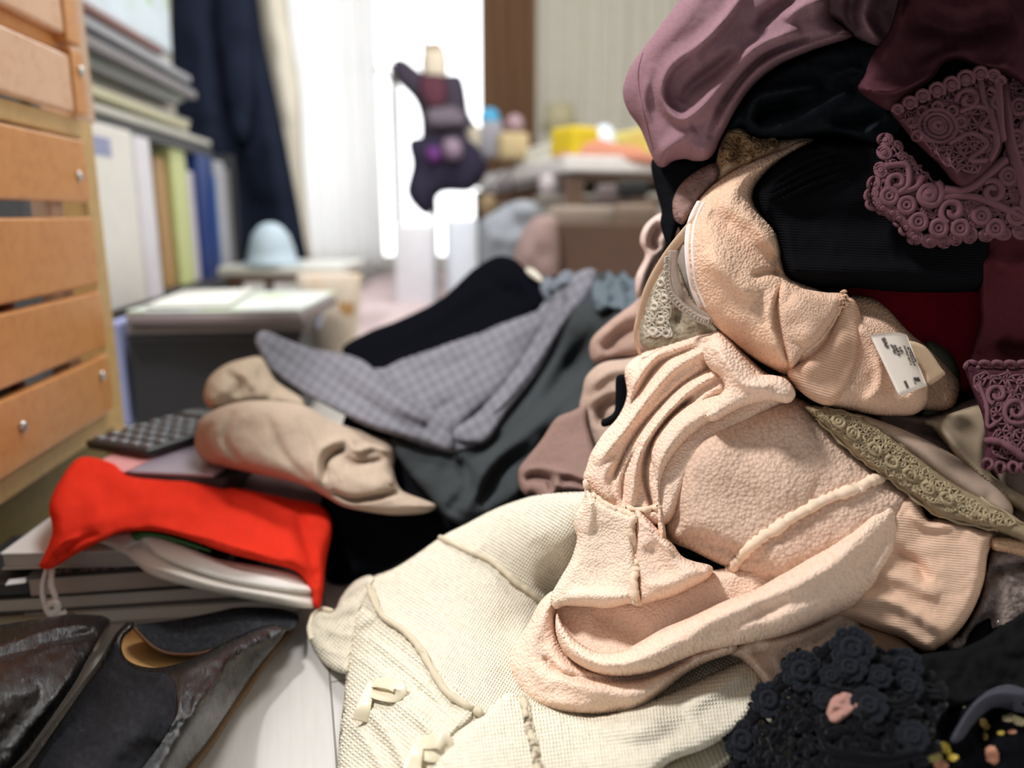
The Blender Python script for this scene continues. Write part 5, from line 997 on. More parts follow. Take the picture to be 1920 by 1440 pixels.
for c in ((1890, 330), (1915, 300), (1910, 200), (1930, 240), (1905, 260), (1930, 380), (1840, 405), (1905, 405), (1760, 428), (1800, 428), (1866, 428), (1722, 416), (1700, 385), (1668, 368)): motif(b_, t2, circ(*c, 14, 9), .0017, True, .002); motif(b_, t2, circ(*c, 6, 7), .0013, True, .002)
obj('crochet_border', b_, M_lac, tu)
# ---- maroon lace-hemmed skirt at the right edge
mk = thing('lace_skirt', CC+.47*ray(1880, 880), 'dark maroon skirt with lace hem hanging down the right edge of the pile', 'skirt')
m0 = Sheet([(1832, 470), (1850, 440), (1990, 430), (1990, 760), (1850, 760), (1815, 690), (1826, 640), (1838, 600), (1834, 540)], off(-.016), t=.012, w=12, back=.02, step=5, folds=[([(1845, 480), (1842, 580), (1828, 660)], 6, .006, 'r', .1), ([(1870, 640), (1900, 660), (1960, 650)], 16, -.012), ([(1850, 480), (1900, 500), (1950, 480)], 18, .008)])
cloth('body', [m0], mat('maroon_jersey', (84, 40, 46), 'felt'), mk)
m1 = Sheet([(1808, 682), (1840, 686), (1900, 688), (1990, 690), (1990, 885), (1930, 884), (1900, 886), (1870, 884), (1842, 872), (1848, 830), (1842, 780), (1822, 730)], off(-.03), t=.010, w=10, back=.006, step=5, wr=(.002, 30), seed=4, folds=[([(1850, 826), (1890, 836), (1930, 860)], 5, .005)])
cloth('lace_hem', [m1], mat('plum_mesh_dark', (74, 44, 52), 'felt', rgb2=(66, 32, 46)), mk)
b_ = MB()
for k in range(7): motif(b_, m1, circ(1822+k*24, 690, 12, 10)[5:]+circ(1822+k*24, 690, 12, 10)[:1], .0014, False, .001)
motif(b_, m1, spiral(1870, 740, 20, 1.2, 2.), .0014); motif(b_, m1, spiral(1905, 770, 26, 1.4, 1.), .0014); motif(b_, m1, [(1835, 720), (1850, 760), (1852, 800), (1870, 790)], .0013); motif(b_, m1, [(1850, 826), (1880, 830), (1920, 858)], .002)
net(b_, m1, [(1825, 705), (1950, 705), (1950, 870), (1860, 868), (1858, 800)], 14, .0007, 9, .0006, .35, .1)
for u, v_ in ((1852, 874), (1875, 880), (1900, 880), (1922, 880)): motif(b_, m1, circ(u, v_-4, 9, 8), .0011, True)
obj('raised_crochet', b_, M_lac, mk)
# ---- taupe satin pieces and olive lace band
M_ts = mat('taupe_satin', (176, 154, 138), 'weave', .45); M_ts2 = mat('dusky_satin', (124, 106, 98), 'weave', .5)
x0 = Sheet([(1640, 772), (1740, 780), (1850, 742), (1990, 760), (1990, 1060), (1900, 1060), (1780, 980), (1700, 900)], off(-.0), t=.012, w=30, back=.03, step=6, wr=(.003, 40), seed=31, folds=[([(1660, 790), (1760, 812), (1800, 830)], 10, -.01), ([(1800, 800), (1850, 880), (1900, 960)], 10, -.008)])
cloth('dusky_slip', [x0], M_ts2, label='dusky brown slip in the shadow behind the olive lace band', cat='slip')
x1 = Sheet([(1720, 792), (1760, 782), (1830, 760), (1860, 770), (1858, 810), (1850, 850), (1860, 890), (1920, 930), (1990, 960), (1990, 1000), (1900, 950), (1820, 890), (1770, 830), (1745, 800)], off(-.014), t=.010, w=16, back=.01, step=5, folds=[([(1760, 800), (1820, 870), (1900, 940)], 16, .005)])
x2 = Sheet([(1600, 775), (1640, 785), (1700, 808), (1770, 842), (1840, 888), (1882, 920), (1900, 958), (1880, 975), (1800, 930), (1720, 870), (1650, 820)], off(-.020), t=.012, w=24, back=.01, step=5, folds=[([(1660, 800), (1740, 850), (1850, 930)], 16, .004)])
cloth('cream_satin_slip', [x1], mat('beige_grey_satin', (160, 142, 120), 'weave', .45), label='beige grey satin slip hanging below the maroon lace hem', cat='slip')
cloth('taupe_satin_camisole', [x2], M_ts, label='taupe satin camisole strip running beside the olive lace band', cat='camisole')
ol = Sheet([(1508, 762), (1545, 762), (1590, 772), (1625, 786), (1665, 812), (1710, 845), (1760, 884), (1820, 920), (1870, 945), (1925, 985), (1960, 1010), (1950, 1030), (1915, 1014), (1870, 996), (1820, 984), (1760, 968), (1715, 935), (1670, 902), (1640, 882), (1600, 852), (1560, 812), (1530, 785)],
           off(-.026), t=.010, w=16, back=.006, step=4, wr=(.0015, 18), seed=32, folds=[([(1540, 775), (1640, 838), (1760, 920), (1900, 1000)], 6, .002)])
ob = thing('lace_band', CC+.45*ray(1720, 950), 'olive beige lace band lying diagonally between the two peach sweaters', 'lace band')
M_ol = mat('olive_lace', (148, 131, 106), 'felt', rgb2=(122, 102, 74))
cloth('band', [ol], M_ol, ob)
b_ = MB(); net(b_, ol, [(1515, 765), (1590, 776), (1665, 818), (1760, 892), (1900, 975), (1940, 1015), (1820, 978), (1720, 930), (1640, 876), (1560, 806)], 9, .0006, 11, .0006, .45)
for x, y in ((1640, 842), (1672, 866), (1706, 890), (1740, 915), (1600, 812), (1775, 935), (1572, 790)): motif(b_, ol, circ(x, y, 12, 9, 0, .7, .7), .0011, True); motif(b_, ol, circ(x, y, 4, 6), .001, True)
for q in ([(1530, 783), (1600, 850), (1670, 900), (1760, 966), (1870, 994)], [(1545, 764), (1625, 788), (1710, 847), (1820, 922), (1925, 987)]):
    L = smooth(q, False, 10); L = L+np.array([[2*math.sin(i*1.7), 2*math.cos(i*1.7)] for i in range(len(L))]); b_.tube(ol.p3(np.clip(L, -1e4, 1e4), .0005), .0009, 5)
obj('embroidery', b_, mat('olive_thread', (170, 153, 124), 'felt'), ob)
# ---- grey sparkling knit and tan strap at the right edge
gk = Sheet([(1770, 1205), (1800, 1190), (1832, 1130), (1850, 1060), (1870, 1020), (1990, 1010), (1990, 1200), (1900, 1215), (1850, 1235), (1790, 1235)], off(-.002), t=.014, w=20, back=.03, step=5, wr=(.006, 30), seed=33, folds=[([(1850, 1075), (1900, 1062), (1950, 1060)], 8, -.008), ([(1860, 1110), (1850, 1160), (1810, 1200)], 9, -.006)])
cloth('grey_sparkle_knit', [gk], mat('grey_sparkle', (152, 138, 132), 'sparkle', rgb2=(120, 106, 102)), label='grey knit with sparkling thread at the right edge under the peach hem', cat='sweater')
tq = Sheet([(1858, 1008), (1890, 1006), (1990, 1020), (1990, 1052), (1930, 1046), (1890, 1036), (1862, 1030)], off(-.02), t=.008, w=10, back=.01, step=4); cloth('tan_sleeve', [tq], mat('tan_terry', (206, 168, 136), 'terry'), label='tan sleeve end below the olive lace band at the right edge', cat='sweater')

# coat added above the frame, unseen, to shade what hangs below on the right
tp = Sheet([(1540, -35), (1520, -110), (1530, -230), (1640, -330), (1850, -360), (2060, -300), (2120, -120), (2060, -20), (1900, -30), (1740, -40), (1620, -45)], rbf([(1420, -60, .47), (1700, -300, .46), (2050, -250, .44), (2000, -40, .40), (1650, -50, .41)]), t=.035, w=60, back=.09, step=9, wr=(.012, 60), seed=77)
cloth('added_shade_coat', [tp], mat('added_shade_coat', (70, 40, 50), 'felt'), label='dark plum coat heaped on the very top of the clothes pile', cat='coat')
# ================================================================ CREAM CARDIGAN ON THE FLOOR
cr_ = thing('cream_cardigan', atz(900, 1300), 'cream knitted cardigan with satin bows spread on the floor before the pile', 'cardigan')
M_crm = mat('cream_knit', (227, 220, 204), 'knit', rot=.55, rgb2=(188, 178, 154)); M_crm2 = mat('cream_knit_b', (229, 222, 206), 'knit', rot=-.12, rgb2=(192, 182, 158)); M_crr = mat('cream_rib', (228, 221, 203), 'knit', rot=-.9, k=1.3, rgb2=(186, 176, 150)); M_sat = mat('cream_satin', (232, 221, 194), rough=.25)
CZ = rbf([(590, 1170, .010), (640, 1240, .010), (690, 1085, .04), (830, 1010, .075), (1000, 935, .12), (1090, 925, .14), (700, 1300, .030), (640, 1420, .012), (800, 1200, .050), (900, 1100, .068), (1000, 1100, .070), (1050, 1020, .110), (1000, 1250, .045), (1130, 1170, .030), (850, 1330, .050), (900, 1440, .05), (1100, 1440, .045),
          (1300, 1440, .045), (1350, 1300, .06), (1200, 1350, .055), (740, 1440, .035)], 60.)
CB = FZ(lambda U, V: np.maximum(CZ(U, V), .004))
c0 = Sheet([(655, 1190), (664, 1150), (672, 1110), (686, 1086), (705, 1078), (740, 1065), (780, 1040), (830, 1005), (875, 982), (920, 958), (965, 940), (1010, 928), (1090, 922), (1180, 930), (1260, 1050), (1400, 1180), (1440, 1280), (1400, 1352), (1330, 1400), (1250, 1450), (1200, 1530), (640, 1530, 1), (632, 1480), (634, 1420),
            (637, 1370), (645, 1310), (652, 1260)],
           CB, t=.012, w=26, back=.006, step=5, wr=(.0035, 90), seed=40,
           folds=[([(690, 1100), (740, 1170), (800, 1225), (860, 1300), (900, 1340)], 22, .004), ([(690, 1260), (760, 1330), (830, 1390), (880, 1440)], 10, .003), ([(660, 1180), (700, 1150), (700, 1110)], 9, .006), ([(900, 1030), (960, 1120), (940, 1200)], 34, -.006), ([(1010, 1010), (1040, 1070), (1020, 1120)], 26, -.005),
                  ([(665, 1330), (720, 1400), (760, 1460)], 12, -.003), ([(735, 1240), (800, 1300), (860, 1350)], 16, -.0025)])
cloth('body', [c0], M_crm, cr_)
c1 = Sheet([(578, 1172), (584, 1150), (600, 1142), (625, 1146), (640, 1118), (662, 1092), (690, 1078), (704, 1086), (690, 1120), (676, 1150), (668, 1190), (660, 1230), (652, 1262), (625, 1256), (604, 1240), (588, 1216), (577, 1196)], lambda U, V: CB(U, V)-.004, t=.012, w=18, back=.004, step=4, wr=(.002, 24), seed=41,
           folds=[([(600, 1165), (640, 1160), (670, 1150)], 9, -.004), ([(630, 1130), (660, 1120), (690, 1095)], 10, -.006), ([(600, 1210), (630, 1225), (655, 1230)], 7, .003), ([(610, 1180), (640, 1190), (665, 1190)], 6, .003)])
cloth('cuff', [c1], M_crr, cr_)
c3 = Sheet([(655, 1175), (668, 1140), (700, 1150), (760, 1200), (830, 1262), (890, 1335), (850, 1380), (830, 1430), (800, 1530, 1), (640, 1530, 1), (634, 1420), (645, 1310)], lambda U, V: c0.front(U, V)+.002, t=.006, w=14, back=.004, step=5, wr=(.0012, 22), seed=42,
           folds=[([(665, 1190), (700, 1200), (780, 1270), (850, 1350)], 6, .003), ([(660, 1230), (700, 1250), (770, 1320), (820, 1400)], 6, .003), ([(650, 1300), (690, 1330), (740, 1400), (770, 1470)], 6, .003), ([(646, 1350), (680, 1380), (720, 1450)], 5, .003), ([(700, 1180), (790, 1250), (860, 1330)], 5, -.002)])
cloth('cable_border', [c3], M_crr, cr_)
c2 = Sheet([(980, 1310), (1100, 1345), (1240, 1305), (1400, 1235), (1430, 1270), (1402, 1350), (1330, 1400), (1240, 1440), (1180, 1530, 1), (790, 1530, 1), (810, 1440), (860, 1372), (905, 1340), (950, 1300)], lambda U, V: CB(U, V)-.014, t=.010, w=16, back=.008, step=5, wr=(.002, 60), seed=43,
           folds=[([(1280, 1330), (1350, 1290), (1410, 1250)], 16, .006), ([(1100, 1380), (1200, 1400), (1300, 1350)], 20, -.004)])
cloth('lower_front', [c2], M_crm2, cr_)
c4 = Sheet([(1190, 1530, 1), (1225, 1450), (1290, 1408), (1350, 1375), (1400, 1335), (1440, 1290), (1470, 1300), (1450, 1360), (1380, 1420), (1300, 1480), (1250, 1530)], lambda U, V: CB(U, V)-.002, t=.008, w=12, back=.008, step=4)
cloth('ribbed_hem', [c4], mat('greyish_rib', (196, 188, 166), 'rib', rot=1.2, k=1.6, rgb2=(160, 152, 132)), cr_)
for pts, sh in (([(826, 1008), (870, 1030), (920, 1052), (960, 1085), (1000, 1115), (1030, 1140)], c0), ([(692, 1100), (712, 1150), (760, 1186), (790, 1222), (830, 1290), (868, 1320), (902, 1338)], c3), ([(980, 1308), (988, 1350), (1000, 1400), (1012, 1460)], c2)):
    s_ = seam('seam', sh, pts, .0022, mat('cream_seam', (214, 204, 182), 'knit', rgb2=(184, 172, 148)), cr_, .4, 8, .0012)
    P_ = np.array(pts)+np.array([7, 3]); seam('seam', sh, [tuple(q) for q in P_], .0013, mat('cream_seam', (0, 0, 0)), cr_, .3)
seam('satin_edge', c1, [(622, 1146), (604, 1142), (590, 1150), (583, 1166), (580, 1180), (584, 1200)], .0022, M_sat, cr_, label='satin ribbon edge')
def bow(name, base, loops, tail, par):
    b_ = MB(); mid = loops
    strip(b_, cord3([c3.p3([p], h)[0] for p, h in loops], 6), .0085, (.2, -.6, .75), .0006)
    strip(b_, cord3([c3.p3([p], h)[0] for p, h in tail], 6), np.linspace(.0055, .0105, (len(tail)-1)*6+1), (.1, -.6, .75), .0006)
    return obj(name, b_, M_sat, par, label='cream satin bow')
bow('bow', 0, [((698, 1280), .004), ((718, 1280), .011), ((738, 1284), .012), ((750, 1294), .008), ((738, 1304), .006), ((714, 1302), .006), ((698, 1296), .005)], [((697, 1280), .008), ((690, 1300), .011), ((682, 1325), .009), ((676, 1352), .006)], cr_)
bow('bow', 0, [((788, 1392), .004), ((805, 1390), .011), ((822, 1388), .012), ((836, 1396), .008), ((828, 1411), .006), ((808, 1413), .006), ((790, 1408), .005)], [((787, 1392), .008), ((780, 1412), .011), ((774, 1437), .009), ((771, 1462), .006)], cr_)
# ================================================================ PEACH SWEATER (main, in front)
pk = thing('peach_sweater', CC+.46*ray(1250, 1335), 'large peach terry sweater crumpled at the front of the pile', 'sweater')
M_pf = mat('peach_front', (238, 210, 190), 'terry', rgb2=(206, 170, 146)); M_ph = mat('peach_hem_rib', (228, 194, 170), 'rib', rot=.12, k=.9, rgb2=(208, 168, 142)); M_pc = mat('peach_loops', (218, 188, 168), 'terry', k=.75, rgb2=(140, 108, 96))
# inner sheet in the hollow
q5 = Sheet([(1030, 1120), (1100, 1110), (1210, 1110), (1330, 1070), (1470, 1060), (1500, 1110), (1400, 1200), (1250, 1260), (1120, 1270), (1050, 1230)], off(-.010), t=.010, w=30, back=.02, step=5, wr=(.002, 50), seed=51, folds=[([(1110, 1150), (1180, 1180), (1200, 1210)], 20, -.008)])
cloth('inner_layer', [q5], M_pf, pk)
# back drapes at the left
q8 = Sheet([(1345, 618), (1320, 622), (1290, 632), (1240, 648), (1200, 665), (1172, 692), (1176, 740), (1160, 780), (1130, 815), (1108, 850), (1100, 875), (1094, 895), (1104, 925), (1140, 960), (1200, 985), (1260, 980), (1320, 860), (1420, 790), (1490, 745), (1480, 706), (1440, 700), (1395, 660), (1368, 632)],
           off(-.006), t=.026, w=24, back=.03, step=4, wr=(.0015, 40), seed=52,
           folds=[([(1330, 628), (1250, 650), (1195, 710), (1172, 760)], 7, .009, 'r', .08), ([(1310, 650), (1240, 680), (1195, 740), (1160, 790), (1115, 850)], 5, -.010, 'r', .1), ([(1330, 655), (1265, 690), (1215, 745), (1175, 800), (1120, 870)], 9, .010, 'r', .08),
                  ([(1340, 685), (1280, 720), (1220, 780), (1180, 835), (1150, 900)], 5, -.011, 'r', .1), ([(1350, 700), (1290, 735), (1230, 800), (1195, 860), (1185, 950)], 8, .010, 'r', .08), ([(1200, 830), (1170, 890), (1168, 950)], 5, -.008), ([(1150, 860), (1130, 900), (1150, 940)], 8, .006),
                  ([(1300, 745), (1250, 790), (1215, 850), (1210, 900), (1225, 960)], 5, -.012, 'r', .08), ([(1360, 720), (1320, 745), (1270, 800)], 8, .006), ([(1370, 640), (1330, 680), (1340, 700)], 10, -.008)])
cloth('gathered_sleeve', [q8], M_pf, pk)
q9b = Sheet([(1222, 830), (1240, 800), (1270, 770), (1310, 745), (1360, 735), (1420, 735), (1480, 735), (1492, 745), (1470, 752), (1420, 758), (1370, 772), (1330, 795), (1295, 822), (1265, 855), (1246, 890), (1240, 930), (1250, 1010), (1236, 1010), (1230, 960), (1226, 900), (1218, 860)],
            off(-.022), t=.020, w=22, back=.012, step=4, folds=[([(1236, 880), (1280, 800), (1380, 750)], 9, .003)])
cloth('rolled_edge', [q9b], M_pf, pk)
q9 = Sheet([(1318, 652), (1326, 640), (1342, 632), (1365, 640), (1392, 668), (1420, 700), (1448, 703), (1476, 712), (1492, 738), (1478, 756), (1440, 752), (1390, 764), (1340, 790), (1320, 780), (1345, 745), (1358, 728), (1350, 706), (1330, 690), (1320, 672)],
           off(-.036), t=.020, w=18, back=.015, step=4, wr=(.001, 30), seed=53, folds=[([(1340, 648), (1370, 690), (1400, 722), (1450, 726)], 9, .007), ([(1400, 670), (1410, 690), (1440, 700)], 6, -.004)])
cloth('knotted_fold', [q9], M_pf, pk)
# dome in the middle
q0_ = Sheet([(1252, 1010), (1240, 960), (1236, 900), (1250, 850), (1290, 805), (1340, 775), (1400, 755), (1470, 742), (1510, 752), (1560, 795), (1612, 842), (1668, 884), (1720, 925), (1700, 990), (1600, 1060), (1480, 1110), (1420, 1090), (1360, 1064), (1300, 1034)],
            off(-.004), t=.030, w=70, back=.03, step=5, wr=(.002, 70), seed=54, folds=[([(1300, 850), (1400, 880), (1520, 930)], 50, .006), ([(1280, 1000), (1360, 1030), (1420, 1060)], 14, -.006), ([(1270, 870), (1262, 930), (1275, 1000)], 14, -.006)])
cloth('body', [q0_], M_pc, pk)
seam('seam', q0_, [(1368, 1074), (1385, 1048), (1415, 1018), (1455, 992), (1500, 962), (1550, 936), (1600, 918), (1640, 900), (1664, 888)], .0031, mat('peach_seam', (240, 214, 190), 'terry', k=1.2, rgb2=(214, 178, 152)), pk, 2.2, 7)
# ribbed hem fanning out to the right
q3 = Sheet([(1560, 1150), (1590, 1090), (1640, 1020), (1680, 940), (1714, 926), (1728, 950), (1742, 972), (1765, 970), (1802, 976), (1840, 988), (1866, 1000), (1852, 1040), (1846, 1085), (1832, 1128), (1812, 1165), (1785, 1197), (1760, 1215), (1742, 1224), (1715, 1212), (1690, 1196), (1640, 1180), (1600, 1165)],
           off(-.014), t=.016, w=20, back=.014, step=4, wr=(.002, 44), seed=55,
           folds=[([(1670, 1030), (1720, 1060), (1740, 1090)], 12, -.006), ([(1700, 960), (1740, 985), (1790, 985)], 8, .004), ([(1600, 1120), (1680, 1130), (1780, 1190)], 14, .005), ([(1640, 1070), (1700, 1090), (1760, 1120)], 14, .004)])
cloth('ribbed_hem', [q3], M_ph, pk)
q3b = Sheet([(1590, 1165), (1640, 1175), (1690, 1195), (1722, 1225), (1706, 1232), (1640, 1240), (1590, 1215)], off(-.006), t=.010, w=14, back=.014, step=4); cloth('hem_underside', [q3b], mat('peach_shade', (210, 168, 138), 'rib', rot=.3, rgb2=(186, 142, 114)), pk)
# waist piece under the roll, runs behind the black lace
qw = Sheet([(1370, 1225), (1400, 1190), (1500, 1170), (1590, 1120), (1620, 1150), (1600, 1260), (1560, 1330), (1480, 1330), (1440, 1300), (1424, 1286), (1405, 1255), (1388, 1236)], off(-.004), t=.016, w=20, back=.02, step=4, wr=(.003, 34), seed=56,
           folds=[([(1420, 1210), (1500, 1195), (1590, 1150)], 9, .004, 'r', .1), ([(1400, 1226), (1500, 1215), (1600, 1170)], 3, -.003, 'c', .1), ([(1410, 1235), (1440, 1270), (1450, 1300)], 10, .006), ([(1460, 1240), (1500, 1230), (1540, 1250)], 12, -.006), ([(1440, 1190), (1520, 1175), (1590, 1130)], 3, -.002, 'c', .1)])
cloth('waistband', [qw], mat('peach_smooth', (238, 210, 190), 'terry', k=1.7, rgb2=(216, 182, 160)), pk)
# front lobe at the lower left
q4 = Sheet([(1036, 1108), (1010, 1132), (985, 1180), (962, 1216), (953, 1240), (955, 1270), (966, 1296), (1000, 1324), (1046, 1336), (1104, 1341), (1155, 1340), (1197, 1335), (1235, 1306), (1285, 1264), (1330, 1240), (1380, 1222), (1380, 1200), (1320, 1212), (1240, 1245), (1190, 1262), (1140, 1262), (1090, 1250), (1060, 1225), (1045, 1190), (1042, 1150), (1050, 1120)],
           off(-.012), t=.022, w=26, back=.016, step=4, wr=(.002, 36), seed=57,
           folds=[([(1030, 1130), (1005, 1190), (1000, 1250), (1040, 1290)], 14, .004), ([(1040, 1260), (1100, 1290), (1200, 1300), (1260, 1262)], 16, .007), ([(1020, 1230), (1050, 1262), (1110, 1272), (1200, 1270), (1300, 1230)], 7, -.009, 'r', .1)])
cloth('front_lobe', [q4], M_pf, pk)
# long diagonal roll
q2 = Sheet([(1044, 1150), (1056, 1172), (1080, 1200), (1120, 1222), (1165, 1220), (1200, 1203), (1240, 1180), (1290, 1158), (1350, 1130), (1410, 1108), (1460, 1080), (1510, 1050), (1560, 1020), (1605, 985), (1640, 945), (1668, 930), (1694, 944), (1700, 975), (1692, 1015), (1672, 1060), (1640, 1105), (1600, 1140), (1540, 1165), (1480, 1188), (1420, 1202),
            (1370, 1212), (1320, 1222), (1270, 1240), (1230, 1258), (1180, 1268), (1130, 1265), (1085, 1246), (1056, 1220), (1042, 1185)],
           lambda U, V: PD(U, V)-.028+.024*np.clip((U-1470)/210., 0, 1)**2, t=.028, w=40, back=.016, step=4, wr=(.0022, 40), seed=58,
           folds=[([(1640, 960), (1580, 1040), (1500, 1090), (1400, 1130), (1280, 1185)], 18, .006), ([(1690, 960), (1640, 1040), (1600, 1090)], 14, -.003), ([(1480, 1120), (1400, 1160), (1300, 1200)], 14, -.004), ([(1665, 940), (1680, 1010), (1630, 1090)], 10, .004)])
cloth('long_roll', [q2], M_pf, pk)
# collar flap at the left
q7 = Sheet([(1190, 950), (1215, 970), (1240, 1000), (1262, 1020), (1278, 1042), (1300, 1052), (1335, 1062), (1330, 1082), (1300, 1100), (1262, 1118), (1210, 1132), (1196, 1136), (1190, 1080), (1186, 1010)], off(-.024), t=.018, w=18, back=.012, step=4, wr=(.001, 30), seed=59,
           folds=[([(1205, 975), (1240, 1015), (1275, 1046)], 5, .005), ([(1210, 1100), (1260, 1090), (1310, 1068)], 12, .004), ([(1215, 1020), (1240, 1060), (1250, 1090)], 16, -.005)])
cloth('collar_flap', [q7], M_pf, pk)
q6 = Sheet([(1097, 898), (1110, 925), (1135, 942), (1165, 955), (1190, 966), (1196, 985), (1192, 1020), (1195, 1060), (1202, 1100), (1195, 1134), (1180, 1132), (1140, 1140), (1100, 1138), (1060, 1136), (1040, 1142), (1032, 1120), (1050, 1085), (1070, 1050), (1082, 1010), (1076, 985), (1080, 962), (1094, 940), (1096, 915)],
           off(-.030), t=.014, w=16, back=.012, step=4, wr=(.0016, 34), seed=60,
           folds=[([(1100, 920), (1108, 960), (1100, 1000)], 8, .005), ([(1060, 1120), (1100, 1116), (1180, 1120)], 12, .006), ([(1130, 980), (1140, 1050), (1110, 1090)], 24, -.004)])
cloth('left_flap', [q6], M_crm and mat('pale_peach', (238, 216, 196), 'terry', k=1.1, rgb2=(212, 180, 156)), pk)
M_ps = mat('peach_seam', (0, 0, 0))
seam('seam', q6, [(1098, 904), (1112, 928), (1140, 948), (1170, 960), (1190, 970)], .0021, M_ps, pk, 1.2); seam('seam', q6, [(1190, 970), (1180, 990), (1190, 1020), (1193, 1060), (1188, 1090), (1194, 1128)], .0024, M_ps, pk, 2.)
seam('seam', q8, [(1176, 952), (1205, 956), (1236, 950)], .0022, M_ps, pk, 1.)
# ================================================================ BLACK CROCHET LACE AND FLORAL DRESS (bottom right corner)
LD = rbf([(1360, 1420, .415), (1400, 1340, .42), (1450, 1280, .415), (1530, 1200, .408), (1620, 1180, .40), (1700, 1240, .392), (1800, 1260, .395), (1900, 1160, .42), (1650, 1340, .372), (1500, 1400, .385), (1850, 1360, .375), (1700, 1460, .355), (1900, 1460, .36)], 70.)
fd = thing('floral_dress', CC+.37*ray(1700, 1470), 'black dress printed with yellow and pink flowers in the bottom right corner', 'dress')
f0 = Sheet([(1520, 1500, 1), (1540, 1400), (1600, 1340), (1640, 1290), (1720, 1250), (1790, 1225), (1830, 1170), (1870, 1150), (1990, 1140), (1990, 1520, 1)], lambda U, V: LD(U, V)+.016, t=.016, w=30, back=.03, step=6, wr=(.006, 50), seed=61,
           folds=[([(1780, 1400), (1820, 1330), (1870, 1300), (1940, 1310)], 11, .012), ([(1830, 1400), (1860, 1340), (1900, 1330)], 12, -.008)])
cloth('body', [f0], mat('floral_black', (20, 20, 24), 'felt'), fd)
M_fy = mat('flower_yellow', (206, 180, 84), 'felt'); M_fp = mat('flower_pink', (196, 140, 116), 'felt'); M_fc = mat('flower_cream', (206, 192, 156), 'felt')
for (u, v_, r, a, m_) in [(1772, 1402, 15, .8, M_fy), (1748, 1418, 22, .3, mat('flower_olive', (150, 140, 90), 'felt')), (1786, 1420, 12, 0, M_fy), (1764, 1434, 15, .2, M_fp), (1846, 1358, 13, 1.2, mat('flower_ochre', (186, 156, 96), 'felt')), (1846, 1380, 9, 1.6, mat('flower_ochre', (0, 0, 0))), (1860, 1415, 20, 1.3, M_fp), (1892, 1345, 15, 0, M_fc), (1910, 1352, 14, .4, M_fc), (1876, 1374, 8, 0, M_fy), (1898, 1372, 8, 0, M_fp), (1905, 1316, 5, 0, M_fp), (1790, 1278, 7, 0, M_fc), (1804, 1324, 6, 0, M_fc), (1570+22, 1330-40, 5, 0, M_fc)]:
    s_ = Sheet(circ(u, v_, r, 9, 0, .62, a), lambda U, V: f0.front(U, V)-.0004, t=.0008, w=r*.6, back=.0008, step=2.5, jit=r*.12, seed=int(u)); cloth('printed_flower', [s_], m_, fd)
sh_ = Sheet([(1780, 1392), (1800, 1350), (1830, 1310), (1870, 1284), (1930, 1280), (1990, 1300), (1990, 1345), (1900, 1336), (1860, 1332), (1830, 1356), (1805, 1388)], lambda U, V: f0.front(U, V)+.003, t=.009, w=14, back=.004, step=4)
cloth('sheer_frill', [sh_], mat('smoke_grey', (74, 74, 84), 'felt'), fd, label='smoky grey frill')
bl_ = thing('black_lace_top', CC+.40*ray(1500, 1460), 'black crochet lace top with flower motifs in the bottom right corner', 'top')
M_bl = mat('black_crochet', (18, 19, 23), 'felt', sheen=.08)
l0 = Sheet([(1355, 1500), (1365, 1420), (1395, 1350), (1430, 1290), (1475, 1245), (1530, 1205), (1600, 1185), (1650, 1225), (1700, 1240), (1760, 1255), (1800, 1320), (1770, 1400), (1700, 1520)], LD, t=.010, w=20, back=.003, step=6)
ly = Sheet([(1530, 1540), (1490, 1440), (1485, 1350), (1500, 1300), (1500, 1262), (1560, 1225), (1640, 1225), (1700, 1240), (1745, 1262), (1780, 1320), (1780, 1380), (1745, 1440), (1720, 1540)], lambda U, V: LD(U, V)+.005, t=.010, w=30, back=.02, step=5, wr=(.004, 36), seed=62,
           folds=[([(1600, 1330), (1680, 1310), (1740, 1300)], 14, .006), ([(1560, 1380), (1650, 1370), (1720, 1340)], 16, -.010), ([(1540, 1410), (1620, 1430), (1720, 1410)], 9, .006)])
cloth('lining', [ly], mat('black_lining', (17, 17, 20), 'felt'), bl_)
b_ = MB()
net(b_, l0, [(1375, 1440), (1400, 1380), (1440, 1300), (1500, 1250), (1560, 1215), (1640, 1230), (1740, 1262), (1780, 1320), (1740, 1400), (1690, 1470), (1500, 1480), (1380, 1480)], 15, .0010, 13, .003, .42, .25, 5)
edg = smooth([(1372, 1460), (1380, 1425), (1398, 1372), (1410, 1340), (1440, 1305), (1470, 1268), (1505, 1242), (1545, 1222), (1580, 1205), (1640, 1226), (1680, 1248), (1730, 1262), (1770, 1300)], False, 5); rq = np.random.RandomState(8)
for i in range(0, len(edg), 2):     # leaf loops between the flowers
    u, v_ = edg[i]+(rq.rand(2)-.5)*8; a = rq.rand()*3.1; motif(b_, l0, circ(u, v_, 11, 8, 0, .5, a), .0014, True, .004); motif(b_, l0, circ(u, v_, 5, 6, 0, .5, a), .0014, True, .004)
for k in range(34):
    u, v_ = 1410+rq.rand()*350, 1225+rq.rand()*235
    if inside(np.array([u]), np.array([v_]), l0.L)[0]: motif(b_, l0, circ(u, v_, 9+5*rq.rand(), 8, 0, .45, rq.rand()*3.1), .0011+.0004*rq.rand(), True, .0045+.001*rq.rand())
for q in ([(1560, 1290), (1620, 1305), (1680, 1320), (1720, 1300), (1758, 1300)], [(1535, 1365), (1550, 1400), (1600, 1415), (1680, 1420), (1760, 1395)], [(1560, 1430), (1640, 1440), (1700, 1430)]): motif(b_, l0, q, .0016, False, .005); motif(b_, l0, [(x+3, y+9) for x, y in q], .0012, False, .005)
obj('crochet_ground', b_, M_bl, bl_)
M_blf = mat('black_flower_thread', (34, 36, 42), 'felt', sheen=.1)
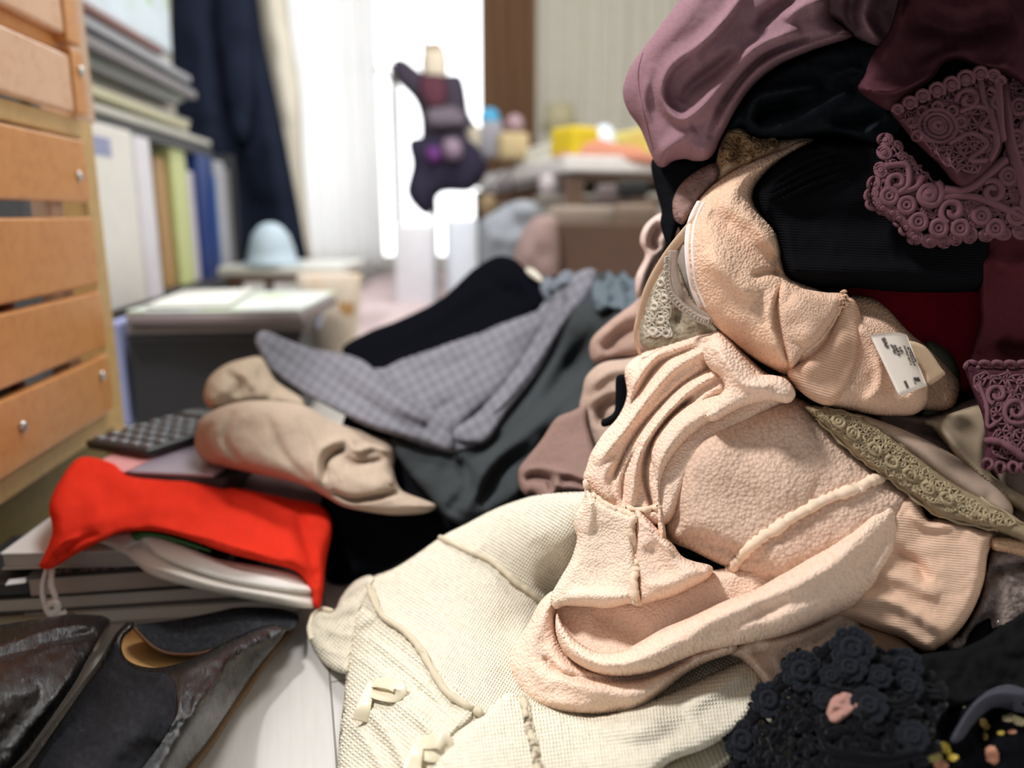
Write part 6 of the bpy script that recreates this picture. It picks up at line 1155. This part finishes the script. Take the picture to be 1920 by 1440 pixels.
def flower(u, v_, R, hgt=.006):
    b_ = MB(); d = float(l0.front(np.array(u), np.array(v_)))-hgt; c = at(u, v_, d); s_ = d/F*R; n = ray(u, v_); n = -n/np.linalg.norm(n); n = n+np.array([-.1, 0, .25]); n /= np.linalg.norm(n)
    a1_ = np.cross(n, [0, 0, 1]); a1_ /= np.linalg.norm(a1_); a2_ = np.cross(n, a1_)
    for k in range(8):
        a = 2*math.pi*k/8; e = a1_*math.cos(a)+a2_*math.sin(a); e2 = -a1_*math.sin(a)+a2_*math.cos(a)
        p = c+e*s_*.80; b_.tube([p+e*s_*.24*math.cos(t)+e2*s_*.30*math.sin(t)+n*s_*.05*math.cos(t) for t in np.arange(8)/8*2*math.pi], s_*.13, 6, True)
        b_.ball(p-n*s_*.08, s_*.24, 5)
    b_.tube([c+n*s_*.16+a1_*s_*.42*math.cos(t)+a2_*s_*.42*math.sin(t) for t in np.arange(14)/14*2*math.pi], s_*.16, 7, True)
    b_.ball(c-n*s_*.05, s_*.34, 6); b_.ball(c+n*s_*.12, s_*.11, 6)
    return obj('flower_motif', b_, M_blf, bl_)
for f_ in [(1442, 1312, 30), (1392, 1388, 33), (1504, 1258, 34), (1598, 1215, 36), (1594, 1250, 27), (1630, 1322, 30), (1695, 1248, 30), (1703, 1286, 24), (1712, 1380, 26), (1560, 1268, 20), (1650, 1268, 20), (1545, 1310, 18)]: flower(*f_)
for (u, v_, a) in [(1552, 1215, 1.3), (1618, 1192, 1.9), (1566, 1232, 0.), (1468, 1288, .5), (1408, 1340, 1.2), (1402, 1360, .4), (1640, 1222, .8), (1676, 1222, .2), (1470, 1246, 1.5), (1362, 1425, 1.), (1380, 1440, 1.4), (1420, 1430, 1.8), (1445, 1425, 1.2)]:
    d = float(l0.front(np.array(u), np.array(v_)))-.004; s_ = d/F*14; b_ = MB(); c = at(u, v_, d); e = np.array([math.cos(a), 0, math.sin(a)])
    b_.tube([c+e*s_*q for q in (-1, -.7, -.2, .3, .8, 1)], [s_*.12, s_*.38, s_*.5, s_*.5, s_*.36, s_*.12], 7); obj('leaf_motif', b_, M_bl, bl_)
pf = Sheet([(1548, 1340), (1556, 1310), (1580, 1295), (1604, 1302), (1612, 1325), (1595, 1340), (1570, 1358), (1555, 1355)], lambda U, V: LD(U, V)-.012, t=.005, w=9, back=.004, step=3, wr=(.003, 9), seed=9)
cloth('rose_applique', [pf], mat('rose_print', (176, 134, 124), 'felt', rgb2=(60, 40, 38)), bl_, label='small pinkish rose patch')
gf = Sheet([(1200, 1530), (1235, 1440), (1290, 1428), (1340, 1418), (1400, 1425), (1470, 1415), (1480, 1460), (1460, 1530)], FZ(.03), t=.010, w=14, back=.01, step=6, wr=(.003, 30), seed=63)
cloth('grey_blue_cloth', [gf], mat('grey_blue', (150, 156, 172), 'felt'), label='grey blue cloth under the black lace at the bottom edge', cat='cloth')
bk_ = Sheet([(1700, 1240), (1740, 1225), (1800, 1215), (1850, 1190), (1890, 1160), (1990, 1130), (1990, 1320), (1850, 1320), (1760, 1330)], lambda U, V: LD(U, V)+.004, t=.010, w=16, back=.02, step=5, wr=(.005, 40), seed=64); cloth('black_mesh_sleeve', [bk_], mat('black_mesh', (26, 26, 27), 'felt'), label='black mesh sleeve in shadow right of the black lace flowers', cat='top')
